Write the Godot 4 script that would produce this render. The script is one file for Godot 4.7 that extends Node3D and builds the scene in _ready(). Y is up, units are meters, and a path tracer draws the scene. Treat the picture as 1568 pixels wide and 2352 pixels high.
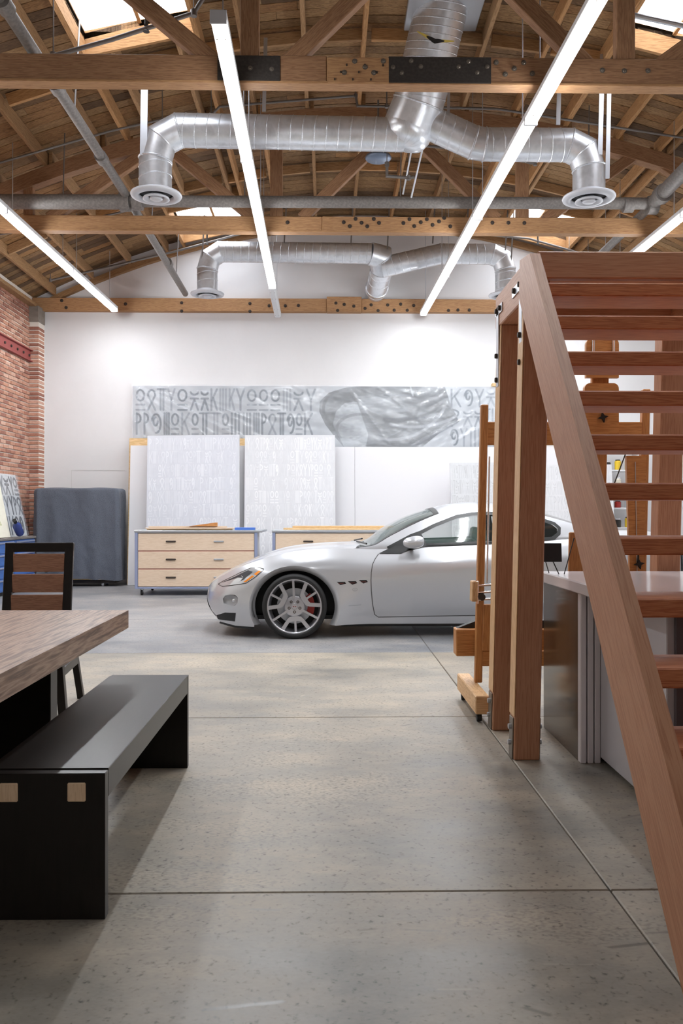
extends Node3D

const LAMP := 4.7

func _ready() -> void:
	rng.seed = 20240
	# camera, sky and exposure
	var cam := Camera3D.new()
	cam.name = "camera"
	cam.keep_aspect = Camera3D.KEEP_HEIGHT
	cam.fov = rad_to_deg(2.0 * atan(1176.0 / 1960.0))
	cam.near = 0.05
	cam.far = 200.0
	cam.position = Vector3(0, 1.26, 0)
	cam.rotation_degrees = Vector3(0, -0.99, 0)
	add_child(cam)
	cam.current = true
	var env := Environment.new()
	env.background_mode = Environment.BG_SKY
	var sky := Sky.new()
	var sm := ProceduralSkyMaterial.new()
	sm.sky_top_color = Color(0.93, 0.96, 1.0)
	sm.sky_horizon_color = Color(1.0, 0.99, 0.97)
	sm.sky_energy_multiplier = 2.6
	sm.ground_bottom_color = Color(0.5, 0.48, 0.46)
	sm.ground_horizon_color = Color(0.9, 0.9, 0.9)
	sm.sun_angle_max = 0.0
	sky.sky_material = sm
	env.sky = sky
	env.tonemap_mode = Environment.TONE_MAPPER_LINEAR
	env.tonemap_exposure = 1.0
	env.sdfgi_enabled = true
	env.ssao_enabled = true
	env.ssil_enabled = true
	var we := WorldEnvironment.new()
	we.name = "environment"
	we.environment = env
	add_child(we)
	build_materials()
	# the building, then what is in it
	build_floor()
	build_walls()
	build_ceiling()
	build_trusses()
	build_lamps()
	build_ducts()
	build_pipes()
	build_art()
	build_car()
	build_stairs()
	build_easel()
	build_left()

# ------------------------------------------------------------------ mesh builder
class Geo:
	var v := PackedVector3Array()
	var n := PackedVector3Array()
	var t := PackedVector2Array()

	func tri(a: Vector3, b: Vector3, c: Vector3, na: Vector3, nb: Vector3, nc: Vector3, ua := Vector2.ZERO, ub := Vector2.ZERO, uc := Vector2.ZERO) -> void:
		if (b - a).cross(c - a).dot(na + nb + nc) > 0.0:
			v.append(a); v.append(c); v.append(b)
			n.append(na); n.append(nc); n.append(nb)
			t.append(ua); t.append(uc); t.append(ub)
		else:
			v.append(a); v.append(b); v.append(c)
			n.append(na); n.append(nb); n.append(nc)
			t.append(ua); t.append(ub); t.append(uc)

	func quad(a: Vector3, b: Vector3, c: Vector3, d: Vector3, nn: Vector3, ua := Vector2.ZERO, ub := Vector2(1, 0), uc := Vector2(1, 1), ud := Vector2(0, 1)) -> void:
		tri(a, b, c, nn, nn, nn, ua, ub, uc)
		tri(a, c, d, nn, nn, nn, ua, uc, ud)

	# a chamfered box of a size, about the origin of x; uv runs in metres along its longest side
	func box(s: Vector3, x := Transform3D(), bev := 0.0, uo := Vector2.ZERO) -> void:
		var h := s * 0.5
		bev = minf(bev, minf(h.x, minf(h.y, h.z)) * 0.6)
		var g := 0
		if s.y > s.x and s.y >= s.z:
			g = 1
		elif s.z > s.x and s.z > s.y:
			g = 2
		for k in 3:
			var i := (k + 1) % 3
			var j := (k + 2) % 3
			if j == g:
				var w := i
				i = j
				j = w
			for sg in [-1.0, 1.0]:
				var nn := Vector3.ZERO
				nn[k] = sg
				var p: Array[Vector3] = []
				var u: Array[Vector2] = []
				for q in [[-1, -1], [1, -1], [1, 1], [-1, 1]]:
					var c := Vector3.ZERO
					c[k] = sg * h[k]
					c[i] = q[0] * (h[i] - bev)
					c[j] = q[1] * (h[j] - bev)
					p.append(x * c)
					var f := 0.35 if k == g else 1.0
					u.append(Vector2(c[i] * f, c[j] + sg * (h[k] * 0.7 + 0.11 * k)) + uo)
				quad(p[0], p[1], p[2], p[3], (x.basis * nn).normalized(), u[0], u[1], u[2], u[3])
		if bev <= 0.0:
			return
		for k in 3:
			var i := (k + 1) % 3
			var j := (k + 2) % 3
			for a in [-1.0, 1.0]:
				for b in [-1.0, 1.0]:
					var nn := Vector3.ZERO
					nn[i] = a
					nn[j] = b
					var p: Array[Vector3] = []
					for e in [[-1, 0], [1, 0], [1, 1], [-1, 1]]:
						var c := Vector3.ZERO
						c[k] = e[0] * (h[k] - bev)
						c[i] = a * (h[i] - (bev if e[1] == 1 else 0.0))
						c[j] = b * (h[j] - (0.0 if e[1] == 1 else bev))
						p.append(x * c)
					var l := h[k]
					quad(p[0], p[1], p[2], p[3], (x.basis * nn).normalized(), uo + Vector2(-l, 0), uo + Vector2(l, 0), uo + Vector2(l, bev), uo + Vector2(-l, bev))
		for a in [-1.0, 1.0]:
			for b in [-1.0, 1.0]:
				for c in [-1.0, 1.0]:
					var sg := Vector3(a, b, c)
					var p0 := x * (sg * (h - Vector3(0, bev, bev)))
					var p1 := x * (sg * (h - Vector3(bev, 0, bev)))
					var p2 := x * (sg * (h - Vector3(bev, bev, 0)))
					var nn := (x.basis * sg).normalized()
					tri(p0, p1, p2, nn, nn, nn, uo, uo, uo)

	# box between two corners
	func bx(a: Vector3, b: Vector3, bev := 0.0, uo := Vector2.ZERO) -> void:
		box((b - a).abs(), Transform3D(Basis(), (a + b) * 0.5), bev, uo)

	# bar from p to q with a section w (sideways) by d (in the direction of up)
	func bar(p: Vector3, q: Vector3, w: float, d: float, up := Vector3.UP, bev := 0.0, uo := Vector2.ZERO) -> void:
		var z := (q - p).normalized()
		if absf(z.dot(up)) > 0.98:
			up = Vector3.RIGHT
		var xx := up.cross(z).normalized()
		var yy := z.cross(xx)
		box(Vector3(w, d, (q - p).length()), Transform3D(Basis(xx, yy, z), (p + q) * 0.5), bev, uo)

	func prism(poly: PackedVector2Array, depth: float, x := Transform3D(), uo := Vector2.ZERO, us := 1.0) -> void:
		var ix := Geometry2D.triangulate_polygon(poly)
		var up := x.basis.z.normalized()
		for k in range(0, ix.size(), 3):
			var a := poly[ix[k]]
			var b := poly[ix[k + 1]]
			var c := poly[ix[k + 2]]
			for e in 2:
				var nn := (up if e == 1 else -up) * signf(depth)
				var o := Vector3(0, 0, depth * e)
				tri(x * (Vector3(a.x, a.y, 0) + o), x * (Vector3(b.x, b.y, 0) + o), x * (Vector3(c.x, c.y, 0) + o), nn, nn, nn, a * us + uo, b * us + uo, c * us + uo)
		var cw := -1.0 if Geometry2D.is_polygon_clockwise(poly) else 1.0
		var run := 0.0
		for k in poly.size():
			var a := poly[k]
			var b := poly[(k + 1) % poly.size()]
			var e := b - a
			var nn := (x.basis * Vector3(e.y * cw, -e.x * cw, 0)).normalized()
			var l := e.length()
			quad(x * Vector3(a.x, a.y, 0), x * Vector3(b.x, b.y, 0), x * Vector3(b.x, b.y, depth), x * Vector3(a.x, a.y, depth), nn, uo + Vector2(run, 0), uo + Vector2(run + l, 0), uo + Vector2(run + l, depth), uo + Vector2(run, depth))
			run += l

	# mitred tube along points
	func tube(pts: PackedVector3Array, r: float, seg := 12, caps := true, r2 := -1.0) -> void:
		var m := pts.size()
		var rings: Array[PackedVector3Array] = []
		var nor: Array[PackedVector3Array] = []
		var d0 := (pts[1] - pts[0]).normalized()
		var up := Vector3.UP if absf(d0.y) < 0.9 else Vector3.RIGHT
		var side := d0.cross(up).normalized()
		for k in m:
			var di := (pts[k] - pts[maxi(k - 1, 0)]) if k > 0 else pts[1] - pts[0]
			var dq := (pts[mini(k + 1, m - 1)] - pts[k]) if k < m - 1 else di
			di = di.normalized()
			dq = dq.normalized()
			var tan := (di + dq).normalized()
			side = (side - tan * side.dot(tan)).normalized()
			var bi := tan.cross(side)
			var ring := PackedVector3Array()
			var nn := PackedVector3Array()
			var half := acos(clampf(di.dot(dq), -1, 1)) * 0.5
			var st := 1.0 / maxf(cos(half), 0.5)
			var bend := (dq - di)
			bend = bend.normalized() if bend.length() > 1e-4 else Vector3.ZERO
			var rr := r if r2 < 0.0 else lerpf(r, r2, float(k) / (m - 1))
			for i in seg:
				var a := TAU * i / seg
				var dv := side * cos(a) + bi * sin(a)
				var off := dv + bend * dv.dot(bend) * (st - 1.0)
				ring.append(pts[k] + off * rr)
				nn.append(dv)
			rings.append(ring)
			nor.append(nn)
		var run := 0.0
		for k in m - 1:
			var l := pts[k].distance_to(pts[k + 1])
			for i in seg:
				var j := (i + 1) % seg
				var u0 := Vector2(run, r * TAU * i / seg)
				var u1 := Vector2(run, r * TAU * (i + 1) / seg)
				var e := Vector2(l, 0)
				var dl := (pts[k + 1] - pts[k]) / l
				var ni := (nor[k][i] - dl * nor[k][i].dot(dl)).normalized()
				var nj := (nor[k][j] - dl * nor[k][j].dot(dl)).normalized()
				tri(rings[k][i], rings[k][j], rings[k + 1][j], ni, nj, nj, u0, u1, u1 + e)
				tri(rings[k][i], rings[k + 1][j], rings[k + 1][i], ni, nj, ni, u0, u1 + e, u0 + e)
			run += l
		if caps:
			for e in [0, m - 1]:
				var nn := -d0 if e == 0 else (pts[m - 1] - pts[m - 2]).normalized()
				for i in range(1, seg - 1):
					tri(rings[e][0], rings[e][i], rings[e][i + 1], nn, nn, nn)

	# profile of (radius, height) turned about y; each piece keeps its own normal unless smooth
	func lathe(pr: PackedVector2Array, seg: int, x := Transform3D(), smooth := false) -> void:
		var m := pr.size()
		for k in m - 1:
			var e := pr[k + 1] - pr[k]
			if e.length() < 1e-6:
				continue
			var nk := Vector2(e.y, -e.x).normalized()
			var na := nk
			var nb := nk
			if smooth:
				if k > 0:
					var ea := pr[k] - pr[k - 1]
					na = (nk + Vector2(ea.y, -ea.x).normalized()).normalized()
				if k < m - 2:
					var eb := pr[k + 2] - pr[k + 1]
					nb = (nk + Vector2(eb.y, -eb.x).normalized()).normalized()
			for i in seg:
				var a := TAU * i / seg
				var b := TAU * (i + 1) / seg
				var ca := Vector3(cos(a), 0, sin(a))
				var cb := Vector3(cos(b), 0, sin(b))
				var y := Vector3.UP
				var p0 := x * (ca * pr[k].x + y * pr[k].y)
				var p1 := x * (cb * pr[k].x + y * pr[k].y)
				var p2 := x * (cb * pr[k + 1].x + y * pr[k + 1].y)
				var p3 := x * (ca * pr[k + 1].x + y * pr[k + 1].y)
				var n0 := (x.basis * (ca * na.x + y * na.y)).normalized()
				var n1 := (x.basis * (cb * na.x + y * na.y)).normalized()
				var n2 := (x.basis * (cb * nb.x + y * nb.y)).normalized()
				var n3 := (x.basis * (ca * nb.x + y * nb.y)).normalized()
				if pr[k].x > 1e-6:
					tri(p0, p1, p2, n0, n1, n2, Vector2(a, pr[k].y), Vector2(b, pr[k].y), Vector2(b, pr[k + 1].y))
				if pr[k + 1].x > 1e-6:
					tri(p0, p2, p3, n0, n2, n3, Vector2(a, pr[k].y), Vector2(b, pr[k + 1].y), Vector2(a, pr[k + 1].y))

	# smooth surface p(u, w) over the unit square; out tells which way it faces
	func sheet(f: Callable, nu: int, nw: int, out: Vector3, us := Vector2.ONE) -> void:
		var P: Array[PackedVector3Array] = []
		for i in nu + 1:
			var row := PackedVector3Array()
			for j in nw + 1:
				row.append(f.call(float(i) / nu, float(j) / nw))
			P.append(row)
		var N: Array[PackedVector3Array] = []
		for i in nu + 1:
			var row := PackedVector3Array()
			for j in nw + 1:
				var a := P[mini(i + 1, nu)][j] - P[maxi(i - 1, 0)][j]
				var b := P[i][mini(j + 1, nw)] - P[i][maxi(j - 1, 0)]
				var c := a.cross(b).normalized()
				row.append(c if c.dot(out) >= 0.0 else -c)
			N.append(row)
		for i in nu:
			for j in nw:
				var ua := Vector2(float(i) / nu, float(j) / nw) * us
				var uc := Vector2(float(i + 1) / nu, float(j + 1) / nw) * us
				var ub := Vector2(uc.x, ua.y)
				var ud := Vector2(ua.x, uc.y)
				tri(P[i][j], P[i + 1][j], P[i + 1][j + 1], N[i][j], N[i + 1][j], N[i + 1][j + 1], ua, ub, uc)
				tri(P[i][j], P[i + 1][j + 1], P[i][j + 1], N[i][j], N[i + 1][j + 1], N[i][j + 1], ua, uc, ud)

	# cuts a flat outline into small cells and lays them on a curved surface f(x, y)
	func panel(poly: PackedVector2Array, f: Callable, cell: float, holes: Array = [], flip := false, cell_y := 0.0) -> void:
		var cy := cell_y if cell_y > 0.0 else cell
		var lo := poly[0]
		var hi := poly[0]
		for p in poly:
			lo = lo.min(p)
			hi = hi.max(p)
		var nx := int(ceil((hi.x - lo.x) / cell))
		var ny := int(ceil((hi.y - lo.y) / cy))
		var e := 0.004
		for i in nx:
			for j in ny:
				var a := lo + Vector2(i * cell, j * cy)
				var b := a + Vector2(cell, cy)
				var bits: Array = Geometry2D.intersect_polygons(PackedVector2Array([a, Vector2(b.x, a.y), b, Vector2(a.x, b.y)]), poly)
				for hole in holes:
					var left: Array = []
					for q in bits:
						left.append_array(Geometry2D.clip_polygons(q, hole))
					bits = left
				for q in bits:
					var ix := Geometry2D.triangulate_polygon(q)
					for k in range(0, ix.size(), 3):
						var ps: Array[Vector3] = []
						var ns: Array[Vector3] = []
						for m in 3:
							var p: Vector2 = q[ix[k + m]]
							var c: Vector3 = f.call(p.x, p.y)
							var dx: Vector3 = f.call(p.x + e, p.y) - f.call(p.x - e, p.y)
							var dy: Vector3 = f.call(p.x, p.y + e) - f.call(p.x, p.y - e)
							var nn := dx.cross(dy).normalized()
							ps.append(c)
							ns.append(-nn if flip else nn)
						tri(ps[0], ps[1], ps[2], ns[0], ns[1], ns[2], q[ix[k]], q[ix[k + 1]], q[ix[k + 2]])

	func add(g: Geo, x := Transform3D()) -> void:
		for k in g.v.size():
			v.append(x * g.v[k])
			n.append((x.basis * g.n[k]).normalized())
			t.append(g.t[k])

	func mesh() -> ArrayMesh:
		var a := []
		a.resize(Mesh.ARRAY_MAX)
		a[Mesh.ARRAY_VERTEX] = v
		a[Mesh.ARRAY_NORMAL] = n
		a[Mesh.ARRAY_TEX_UV] = t
		var m := ArrayMesh.new()
		m.add_surface_from_arrays(Mesh.PRIMITIVE_TRIANGLES, a)
		return m

# ------------------------------------------------------------------ naming and tagging
var M := {}
var rng := RandomNumberGenerator.new()
var taken := {}

func numbered(called: String) -> String:
	if not taken.has(called):
		taken[called] = 0
		return called
	taken[called] += 1
	return "%s_%03d" % [called, taken[called]]

func tag(o: Node3D, label: String, category: String, group := "", kind := "") -> Node3D:
	if label: o.set_meta("label", label)
	if category: o.set_meta("category", category)
	if group: o.set_meta("group", group)
	if kind: o.set_meta("kind", kind)
	return o

func thing(called: String, label: String, category: String, at := Vector3.ZERO, turn := 0.0, group := "") -> Node3D:
	var o := Node3D.new()
	o.name = numbered(called)
	add_child(o)
	o.position = at
	o.rotation.y = turn
	tag(o, label, category, group)
	return o

func part(called: String, g: Geo, m: Material, parent: Node3D, label := "", kind := "") -> MeshInstance3D:
	var o := MeshInstance3D.new()
	o.mesh = g.mesh()
	o.material_override = m
	o.name = numbered(called) if parent == self else called
	parent.add_child(o, true)
	if label: o.set_meta("label", label)
	if kind: o.set_meta("kind", kind)
	return o

func shared(called: String, me: Mesh, m: Material, parent: Node3D, x := Transform3D()) -> MeshInstance3D:
	var o := MeshInstance3D.new()
	o.mesh = me
	o.material_override = m
	o.name = called
	o.transform = x
	parent.add_child(o, true)
	return o

func structure(called: String, label: String) -> Node3D:
	var o := Node3D.new()
	o.name = called
	add_child(o)
	o.set_meta("kind", "structure")
	o.set_meta("label", label)
	return o

func V(x: float, y: float, z: float) -> Vector3:      # x to the right, y up, z metres away from the camera
	return Vector3(x, y, -z)

func ruv() -> Vector2:
	return Vector2(rng.randf() * 7.0, rng.randf() * 3.0)

func at(p: Vector3, e := Vector3.ZERO) -> Transform3D:
	return Transform3D(Basis.from_euler(e), p)

# ------------------------------------------------------------------ materials
func col(r: int, g: int, b: int) -> Color:
	return Color(r / 255.0, g / 255.0, b / 255.0)

func ramp(cs: Array) -> Gradient:
	var g := Gradient.new()
	var off := PackedFloat32Array()
	var c := PackedColorArray()
	for k in cs.size():
		off.append(float(k) / (cs.size() - 1))
		c.append(cs[k])
	g.offsets = off
	g.colors = c
	return g

func noise_tex(seed_: int, freq: float, cs: Array, size := 512, warp := 0.0, oct := 4, asn := false) -> NoiseTexture2D:
	var f := FastNoiseLite.new()
	f.seed = seed_
	f.noise_type = FastNoiseLite.TYPE_SIMPLEX_SMOOTH
	f.frequency = freq
	f.fractal_octaves = oct
	if warp > 0.0:
		f.domain_warp_enabled = true
		f.domain_warp_amplitude = warp
		f.domain_warp_frequency = freq * 0.6
	var t := NoiseTexture2D.new()
	t.width = size
	t.height = size
	t.seamless = true
	t.noise = f
	if asn:
		t.as_normal_map = true
		t.bump_strength = 4.0
	else:
		t.color_ramp = ramp(cs)
	return t

func mat(c: Color, rough: float, metal := 0.0, tex: Texture2D = null, sc := Vector2.ONE, spec := 0.5) -> StandardMaterial3D:
	var m := StandardMaterial3D.new()
	m.albedo_color = c
	m.roughness = rough
	m.metallic = metal
	m.metallic_specular = spec
	if tex:
		m.albedo_texture = tex
		m.uv1_scale = Vector3(sc.x, sc.y, 1)
	return m

func wood(seed_: int, a: Color, b: Color, c: Color, rough: float, sc := Vector2(0.5, 4.0), tint := Color.WHITE) -> StandardMaterial3D:
	return mat(tint, rough, 0.0, noise_tex(seed_, 0.018, [a, b, c, b, a, c, b], 512, 22.0, 5), sc)

func variants(m: StandardMaterial3D, cs: Array) -> Array:
	var out := []
	for c in cs:
		var d: StandardMaterial3D = m.duplicate()
		d.albedo_color = c
		out.append(d)
	return out

func grey(v: float) -> Color:
	return Color(v, v, v)

func concrete() -> ImageTexture:
	var w := 1024
	var ims := []
	for k in 4:
		var f := FastNoiseLite.new()
		f.seed = 31 + k
		f.frequency = [0.004, 0.014, 0.05, 0.3][k]
		f.fractal_octaves = [4, 4, 3, 2][k]
		if k < 2:
			f.domain_warp_enabled = true
			f.domain_warp_amplitude = 40.0
		ims.append(f.get_seamless_image(w, w).get_data())
	var A: PackedByteArray = ims[0]
	var B: PackedByteArray = ims[1]
	var C: PackedByteArray = ims[2]
	var D: PackedByteArray = ims[3]
	var d := PackedByteArray()
	d.resize(w * w * 3)
	for i in w * w:
		var a := A[i] / 255.0 - 0.5
		var b := B[i] / 255.0 - 0.5
		var c := C[i] / 255.0 - 0.5
		var s := D[i] / 255.0
		var y := 0.80 + a * 0.22 + b * 0.14 + c * 0.07 + (s - 0.5) * 0.06
		var worn := smoothstep(0.17, 0.27, a + c * 0.2)
		if s < 0.12 + worn * 0.3:
			y -= 0.05 + worn * 0.05
		var warm := b * 0.03 + a * 0.02
		d[i * 3] = int(clampf((y + warm) * 255.0, 0, 255))
		d[i * 3 + 1] = int(clampf(y * 255.0, 0, 255))
		d[i * 3 + 2] = int(clampf((y - warm * 1.3) * 255.0, 0, 255))
	var im := Image.create_from_data(w, w, false, Image.FORMAT_RGB8, d)
	var R := RandomNumberGenerator.new()
	R.seed = 5
	for k in 46:                                           # old scratches, chips and a few drips of paint
		var p := Vector2(R.randf(), R.randf()) * w
		var l := R.randf_range(3.0, 26.0)
		var a := R.randf_range(-0.5, 0.5) if k % 4 else R.randf_range(0, PI)
		dab(im, p, p + Vector2(cos(a), sin(a)) * l, R.randf_range(0.9, 2.0), grey(0.42) if k % 5 else grey(0.95), R.randf_range(0.3, 0.8))
	return ImageTexture.create_from_image(im)

# ---- painted signs of no known script: bars, rings, crosses, arches
func dab(im: Image, p: Vector2, q: Vector2, th: float, c: Color, a: float) -> void:
	var lo := p.min(q) - Vector2(th, th)
	var hi := p.max(q) + Vector2(th, th)
	var d := q - p
	var l2 := maxf(d.length_squared(), 1e-6)
	for y in range(maxi(int(lo.y), 0), mini(int(hi.y) + 1, im.get_height())):
		for x in range(maxi(int(lo.x), 0), mini(int(hi.x) + 1, im.get_width())):
			var r := Vector2(x, y) - p
			var k := clampf(r.dot(d) / l2, 0, 1)
			var e := (r - d * k).length()
			if e < th:
				var m := clampf((th - e) / (th * 0.35), 0, 1) * a
				im.set_pixel(x, y, im.get_pixel(x, y).lerp(c, m))

func arc_dab(im: Image, o: Vector2, r: Vector2, a0: float, a1: float, th: float, c: Color, a: float) -> void:
	var n := int(maxf(4, absf(a1 - a0) * maxf(r.x, r.y) / (th * 1.6)))
	for k in n:
		var s := lerpf(a0, a1, float(k) / n)
		var e := lerpf(a0, a1, float(k + 1) / n)
		dab(im, o + Vector2(cos(s) * r.x, sin(s) * r.y), o + Vector2(cos(e) * r.x, sin(e) * r.y), th, c, a)

func glyph(im: Image, x: float, y: float, w: float, h: float, th: float, c: Color, a: float, R: RandomNumberGenerator) -> void:
	var k := R.randi() % 9
	var o := Vector2(x, y)
	match k:
		0:
			for b in 3:
				dab(im, o + Vector2(w * (0.15 + 0.35 * b), 0), o + Vector2(w * (0.15 + 0.35 * b), h), th, c, a)
		1:
			arc_dab(im, o + Vector2(w * 0.5, h * 0.3), Vector2(w * 0.38, h * 0.26), 0, TAU, th, c, a)
			dab(im, o + Vector2(w * 0.1, h * 0.75), o + Vector2(w * 0.9, h * 0.75), th, c, a)
			dab(im, o + Vector2(w * 0.1, h), o + Vector2(w * 0.9, h), th, c, a)
		2:
			dab(im, o + Vector2(w * 0.1, h * 0.3), o + Vector2(w * 0.9, h), th, c, a)
			dab(im, o + Vector2(w * 0.9, h * 0.3), o + Vector2(w * 0.1, h), th, c, a)
			arc_dab(im, o + Vector2(w * 0.5, h * 0.3), Vector2(w * 0.4, h * 0.25), PI, TAU, th, c, a)
		3:
			dab(im, o + Vector2(0, 0), o + Vector2(w, 0), th, c, a)
			dab(im, o + Vector2(w * 0.35, 0), o + Vector2(w * 0.35, h), th, c, a)
			dab(im, o + Vector2(w * 0.7, 0), o + Vector2(w * 0.7, h), th, c, a)
		4:
			arc_dab(im, o + Vector2(w * 0.5, h * 0.5), Vector2(w * 0.42, h * 0.45), -PI * 0.9, PI * 0.5, th, c, a)
			arc_dab(im, o + Vector2(w * 0.45, h * 0.4), Vector2(w * 0.2, h * 0.2), 0, PI * 1.5, th, c, a)
		5:
			dab(im, o + Vector2(w * 0.15, 0), o + Vector2(w * 0.15, h), th, c, a)
			dab(im, o + Vector2(w * 0.2, h * 0.55), o + Vector2(w * 0.9, 0), th, c, a)
			dab(im, o + Vector2(w * 0.4, h * 0.4), o + Vector2(w * 0.9, h), th, c, a)
		6:
			arc_dab(im, o + Vector2(w * 0.5, h * 0.15), Vector2(w * 0.4, h * 0.12), 0, PI, th, c, a)
			dab(im, o + Vector2(w * 0.1, h * 0.45), o + Vector2(w * 0.9, h * 0.45), th, c, a)
			dab(im, o + Vector2(w * 0.5, h * 0.5), o + Vector2(w * 0.1, h), th, c, a)
			dab(im, o + Vector2(w * 0.5, h * 0.5), o + Vector2(w * 0.9, h), th, c, a)
		7:
			dab(im, o + Vector2(w * 0.2, 0), o + Vector2(w * 0.2, h), th, c, a)
			arc_dab(im, o + Vector2(w * 0.2, h * 0.25), Vector2(w * 0.6, h * 0.22), -PI * 0.5, PI * 0.5, th, c, a)
		8:
			dab(im, o + Vector2(w * 0.1, 0), o + Vector2(w * 0.5, h * 0.5), th, c, a)
			dab(im, o + Vector2(w * 0.9, 0), o + Vector2(w * 0.5, h * 0.5), th, c, a)
			dab(im, o + Vector2(w * 0.5, h * 0.5), o + Vector2(w * 0.5, h), th, c, a)

func glyph_rows(im: Image, r: Rect2, rows: int, gw: float, th: float, c: Color, a0: float, a1: float, seed_: int) -> void:
	var R := RandomNumberGenerator.new()
	R.seed = seed_
	var rh := r.size.y / rows
	for k in rows:
		var x := r.position.x
		while x < r.end.x - gw * 0.6:
			var w := gw * R.randf_range(0.6, 1.15)
			glyph(im, x, r.position.y + k * rh + rh * 0.07, w * 0.86, rh * 0.86, th, c, R.randf_range(a0, a1), R)
			x += w * 1.02

func blank(w: int, h: int, base: Color, amp: float, seed_: int, freq := 0.02) -> Image:
	var f := FastNoiseLite.new()
	f.seed = seed_
	f.frequency = freq
	var src := f.get_image(w, h).get_data()
	var d := PackedByteArray()
	d.resize(w * h * 3)
	for i in w * h:
		var k := (src[i] / 255.0 - 0.5) * amp
		d[i * 3] = int(clampf((base.r + k) * 255, 0, 255))
		d[i * 3 + 1] = int(clampf((base.g + k) * 255, 0, 255))
		d[i * 3 + 2] = int(clampf((base.b + k) * 255, 0, 255))
	return Image.create_from_data(w, h, false, Image.FORMAT_RGB8, d)

func build_materials() -> void:
	M.truss = wood(1, col(146, 107, 76), col(160, 121, 88), col(130, 93, 65), 0.74, Vector2(0.3, 4.0))
	M.truss_light = wood(2, col(170, 128, 88), col(182, 140, 98), col(154, 112, 76), 0.72, Vector2(0.3, 4.0))
	M.joist = wood(3, col(186, 146, 102), col(200, 160, 116), col(166, 126, 86), 0.78, Vector2(0.3, 4.0))
	M.board = wood(4, col(146, 113, 76), col(162, 129, 90), col(122, 92, 60), 0.82, Vector2(0.6, 3.2))
	M.boards = variants(M.board, [grey(1.0), Color(0.86, 0.85, 0.84), Color(0.95, 0.9, 0.84), Color(0.76, 0.74, 0.74), Color(1.0, 0.95, 0.88), Color(0.66, 0.64, 0.64)])
	M.joists = variants(M.joist, [grey(0.88), Color(0.8, 0.78, 0.75), Color(0.94, 0.9, 0.84)])
	M.fir = wood(5, col(180, 127, 94), col(188, 137, 104), col(168, 114, 82), 0.5, Vector2(0.22, 5.0))
	M.fir_red = wood(6, col(188, 112, 70), col(200, 128, 84), col(168, 92, 54), 0.52, Vector2(0.3, 6.0))
	M.easel = wood(7, col(192, 132, 76), col(202, 144, 86), col(174, 114, 62), 0.42, Vector2(0.3, 5.0))
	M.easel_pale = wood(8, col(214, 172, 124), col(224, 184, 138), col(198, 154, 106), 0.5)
	M.table = mat(Color(0.93, 0.9, 0.88), 0.34, 0.0, noise_tex(9, 0.014, [col(112, 86, 70), col(150, 120, 100), col(186, 160, 138), col(140, 110, 90), col(100, 76, 62), col(170, 142, 120)], 512, 5.0, 5), Vector2(0.3, 4.5))
	M.maple = wood(10, col(222, 199, 174), col(226, 205, 182), col(216, 192, 166), 0.5, Vector2(0.3, 3.0))
	M.walnut = wood(11, col(158, 112, 88), col(170, 124, 98), col(140, 96, 74), 0.5, Vector2(0.5, 6.0))
	M.peg = wood(24, col(240, 206, 168), col(246, 214, 178), col(232, 196, 156), 0.5)
	M.pale_wood = wood(12, col(214, 180, 130), col(224, 192, 146), col(200, 164, 112), 0.6)
	M.espresso = mat(col(29, 23, 20), 0.3, 0.0, noise_tex(13, 0.02, [grey(0.8), grey(1.0), grey(0.85)], 256, 12.0), Vector2(0.5, 5.0), 0.4)
	M.white_wall = mat(col(225, 224, 225), 0.85, 0.0, noise_tex(14, 0.01, [grey(0.975), grey(1.0)], 256), Vector2(0.3, 0.3))
	M.mortar = mat(col(228, 220, 210), 0.95)
	M.brick = mat(grey(1), 0.9, 0.0, noise_tex(15, 0.03, [grey(0.8), grey(1.0), grey(0.9)], 256), Vector2(3, 3))
	M.bricks = variants(M.brick, [col(188, 140, 118), col(198, 150, 128), col(174, 122, 102), col(206, 164, 144), col(158, 108, 92), col(194, 142, 118)])
	M.cement = mat(col(150, 140, 130), 0.9, 0.0, noise_tex(16, 0.02, [grey(0.85), grey(1)], 256), Vector2(2, 2))
	var con := concrete()
	var fine := noise_tex(17, 0.05, [grey(0.45), grey(0.6), grey(0.84), grey(0.97), grey(1.0), grey(1.0), grey(1.0), grey(1.0), grey(0.98), grey(0.94), grey(0.9)], 1024, 0.0, 4)
	var floors := []
	for c in [col(196, 186, 170), col(180, 179, 180), col(187, 176, 160)]:
		var m := mat(c, 0.42, 0.0, con, Vector2.ONE, 0.5)
		m.uv1_triplanar = true
		m.uv1_world_triplanar = true
		m.uv1_scale = Vector3(1.0 / 8.0, 1.0 / 5.0, 1.0 / 4.4)
		m.detail_enabled = true
		m.detail_albedo = fine
		m.detail_blend_mode = BaseMaterial3D.BLEND_MODE_MUL
		m.detail_uv_layer = BaseMaterial3D.DETAIL_UV_2
		m.uv2_triplanar = true
		m.uv2_world_triplanar = true
		m.uv2_scale = Vector3.ONE / 1.7
		m.roughness_texture = con
		m.roughness = 0.55
		floors.append(m)
	M.floors = floors
	M.joint = mat(col(126, 116, 104), 0.9)
	M.steel = mat(col(226, 230, 236), 0.31, 0.68, noise_tex(18, 0.012, [grey(0.9), grey(1.0), grey(0.95)], 256), Vector2(1.5, 1.5))
	M.steel_dull = mat(col(184, 188, 194), 0.42, 0.6)
	M.zinc = mat(col(196, 200, 206), 0.38, 0.85)
	M.diffuser = mat(col(206, 208, 214), 0.5, 0.2)
	M.pipe = mat(col(142, 136, 132), 0.55, 0.25, noise_tex(19, 0.03, [grey(0.8), grey(1.0)], 256), Vector2(3, 3))
	M.conduit = mat(col(120, 114, 110), 0.5, 0.5)
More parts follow.
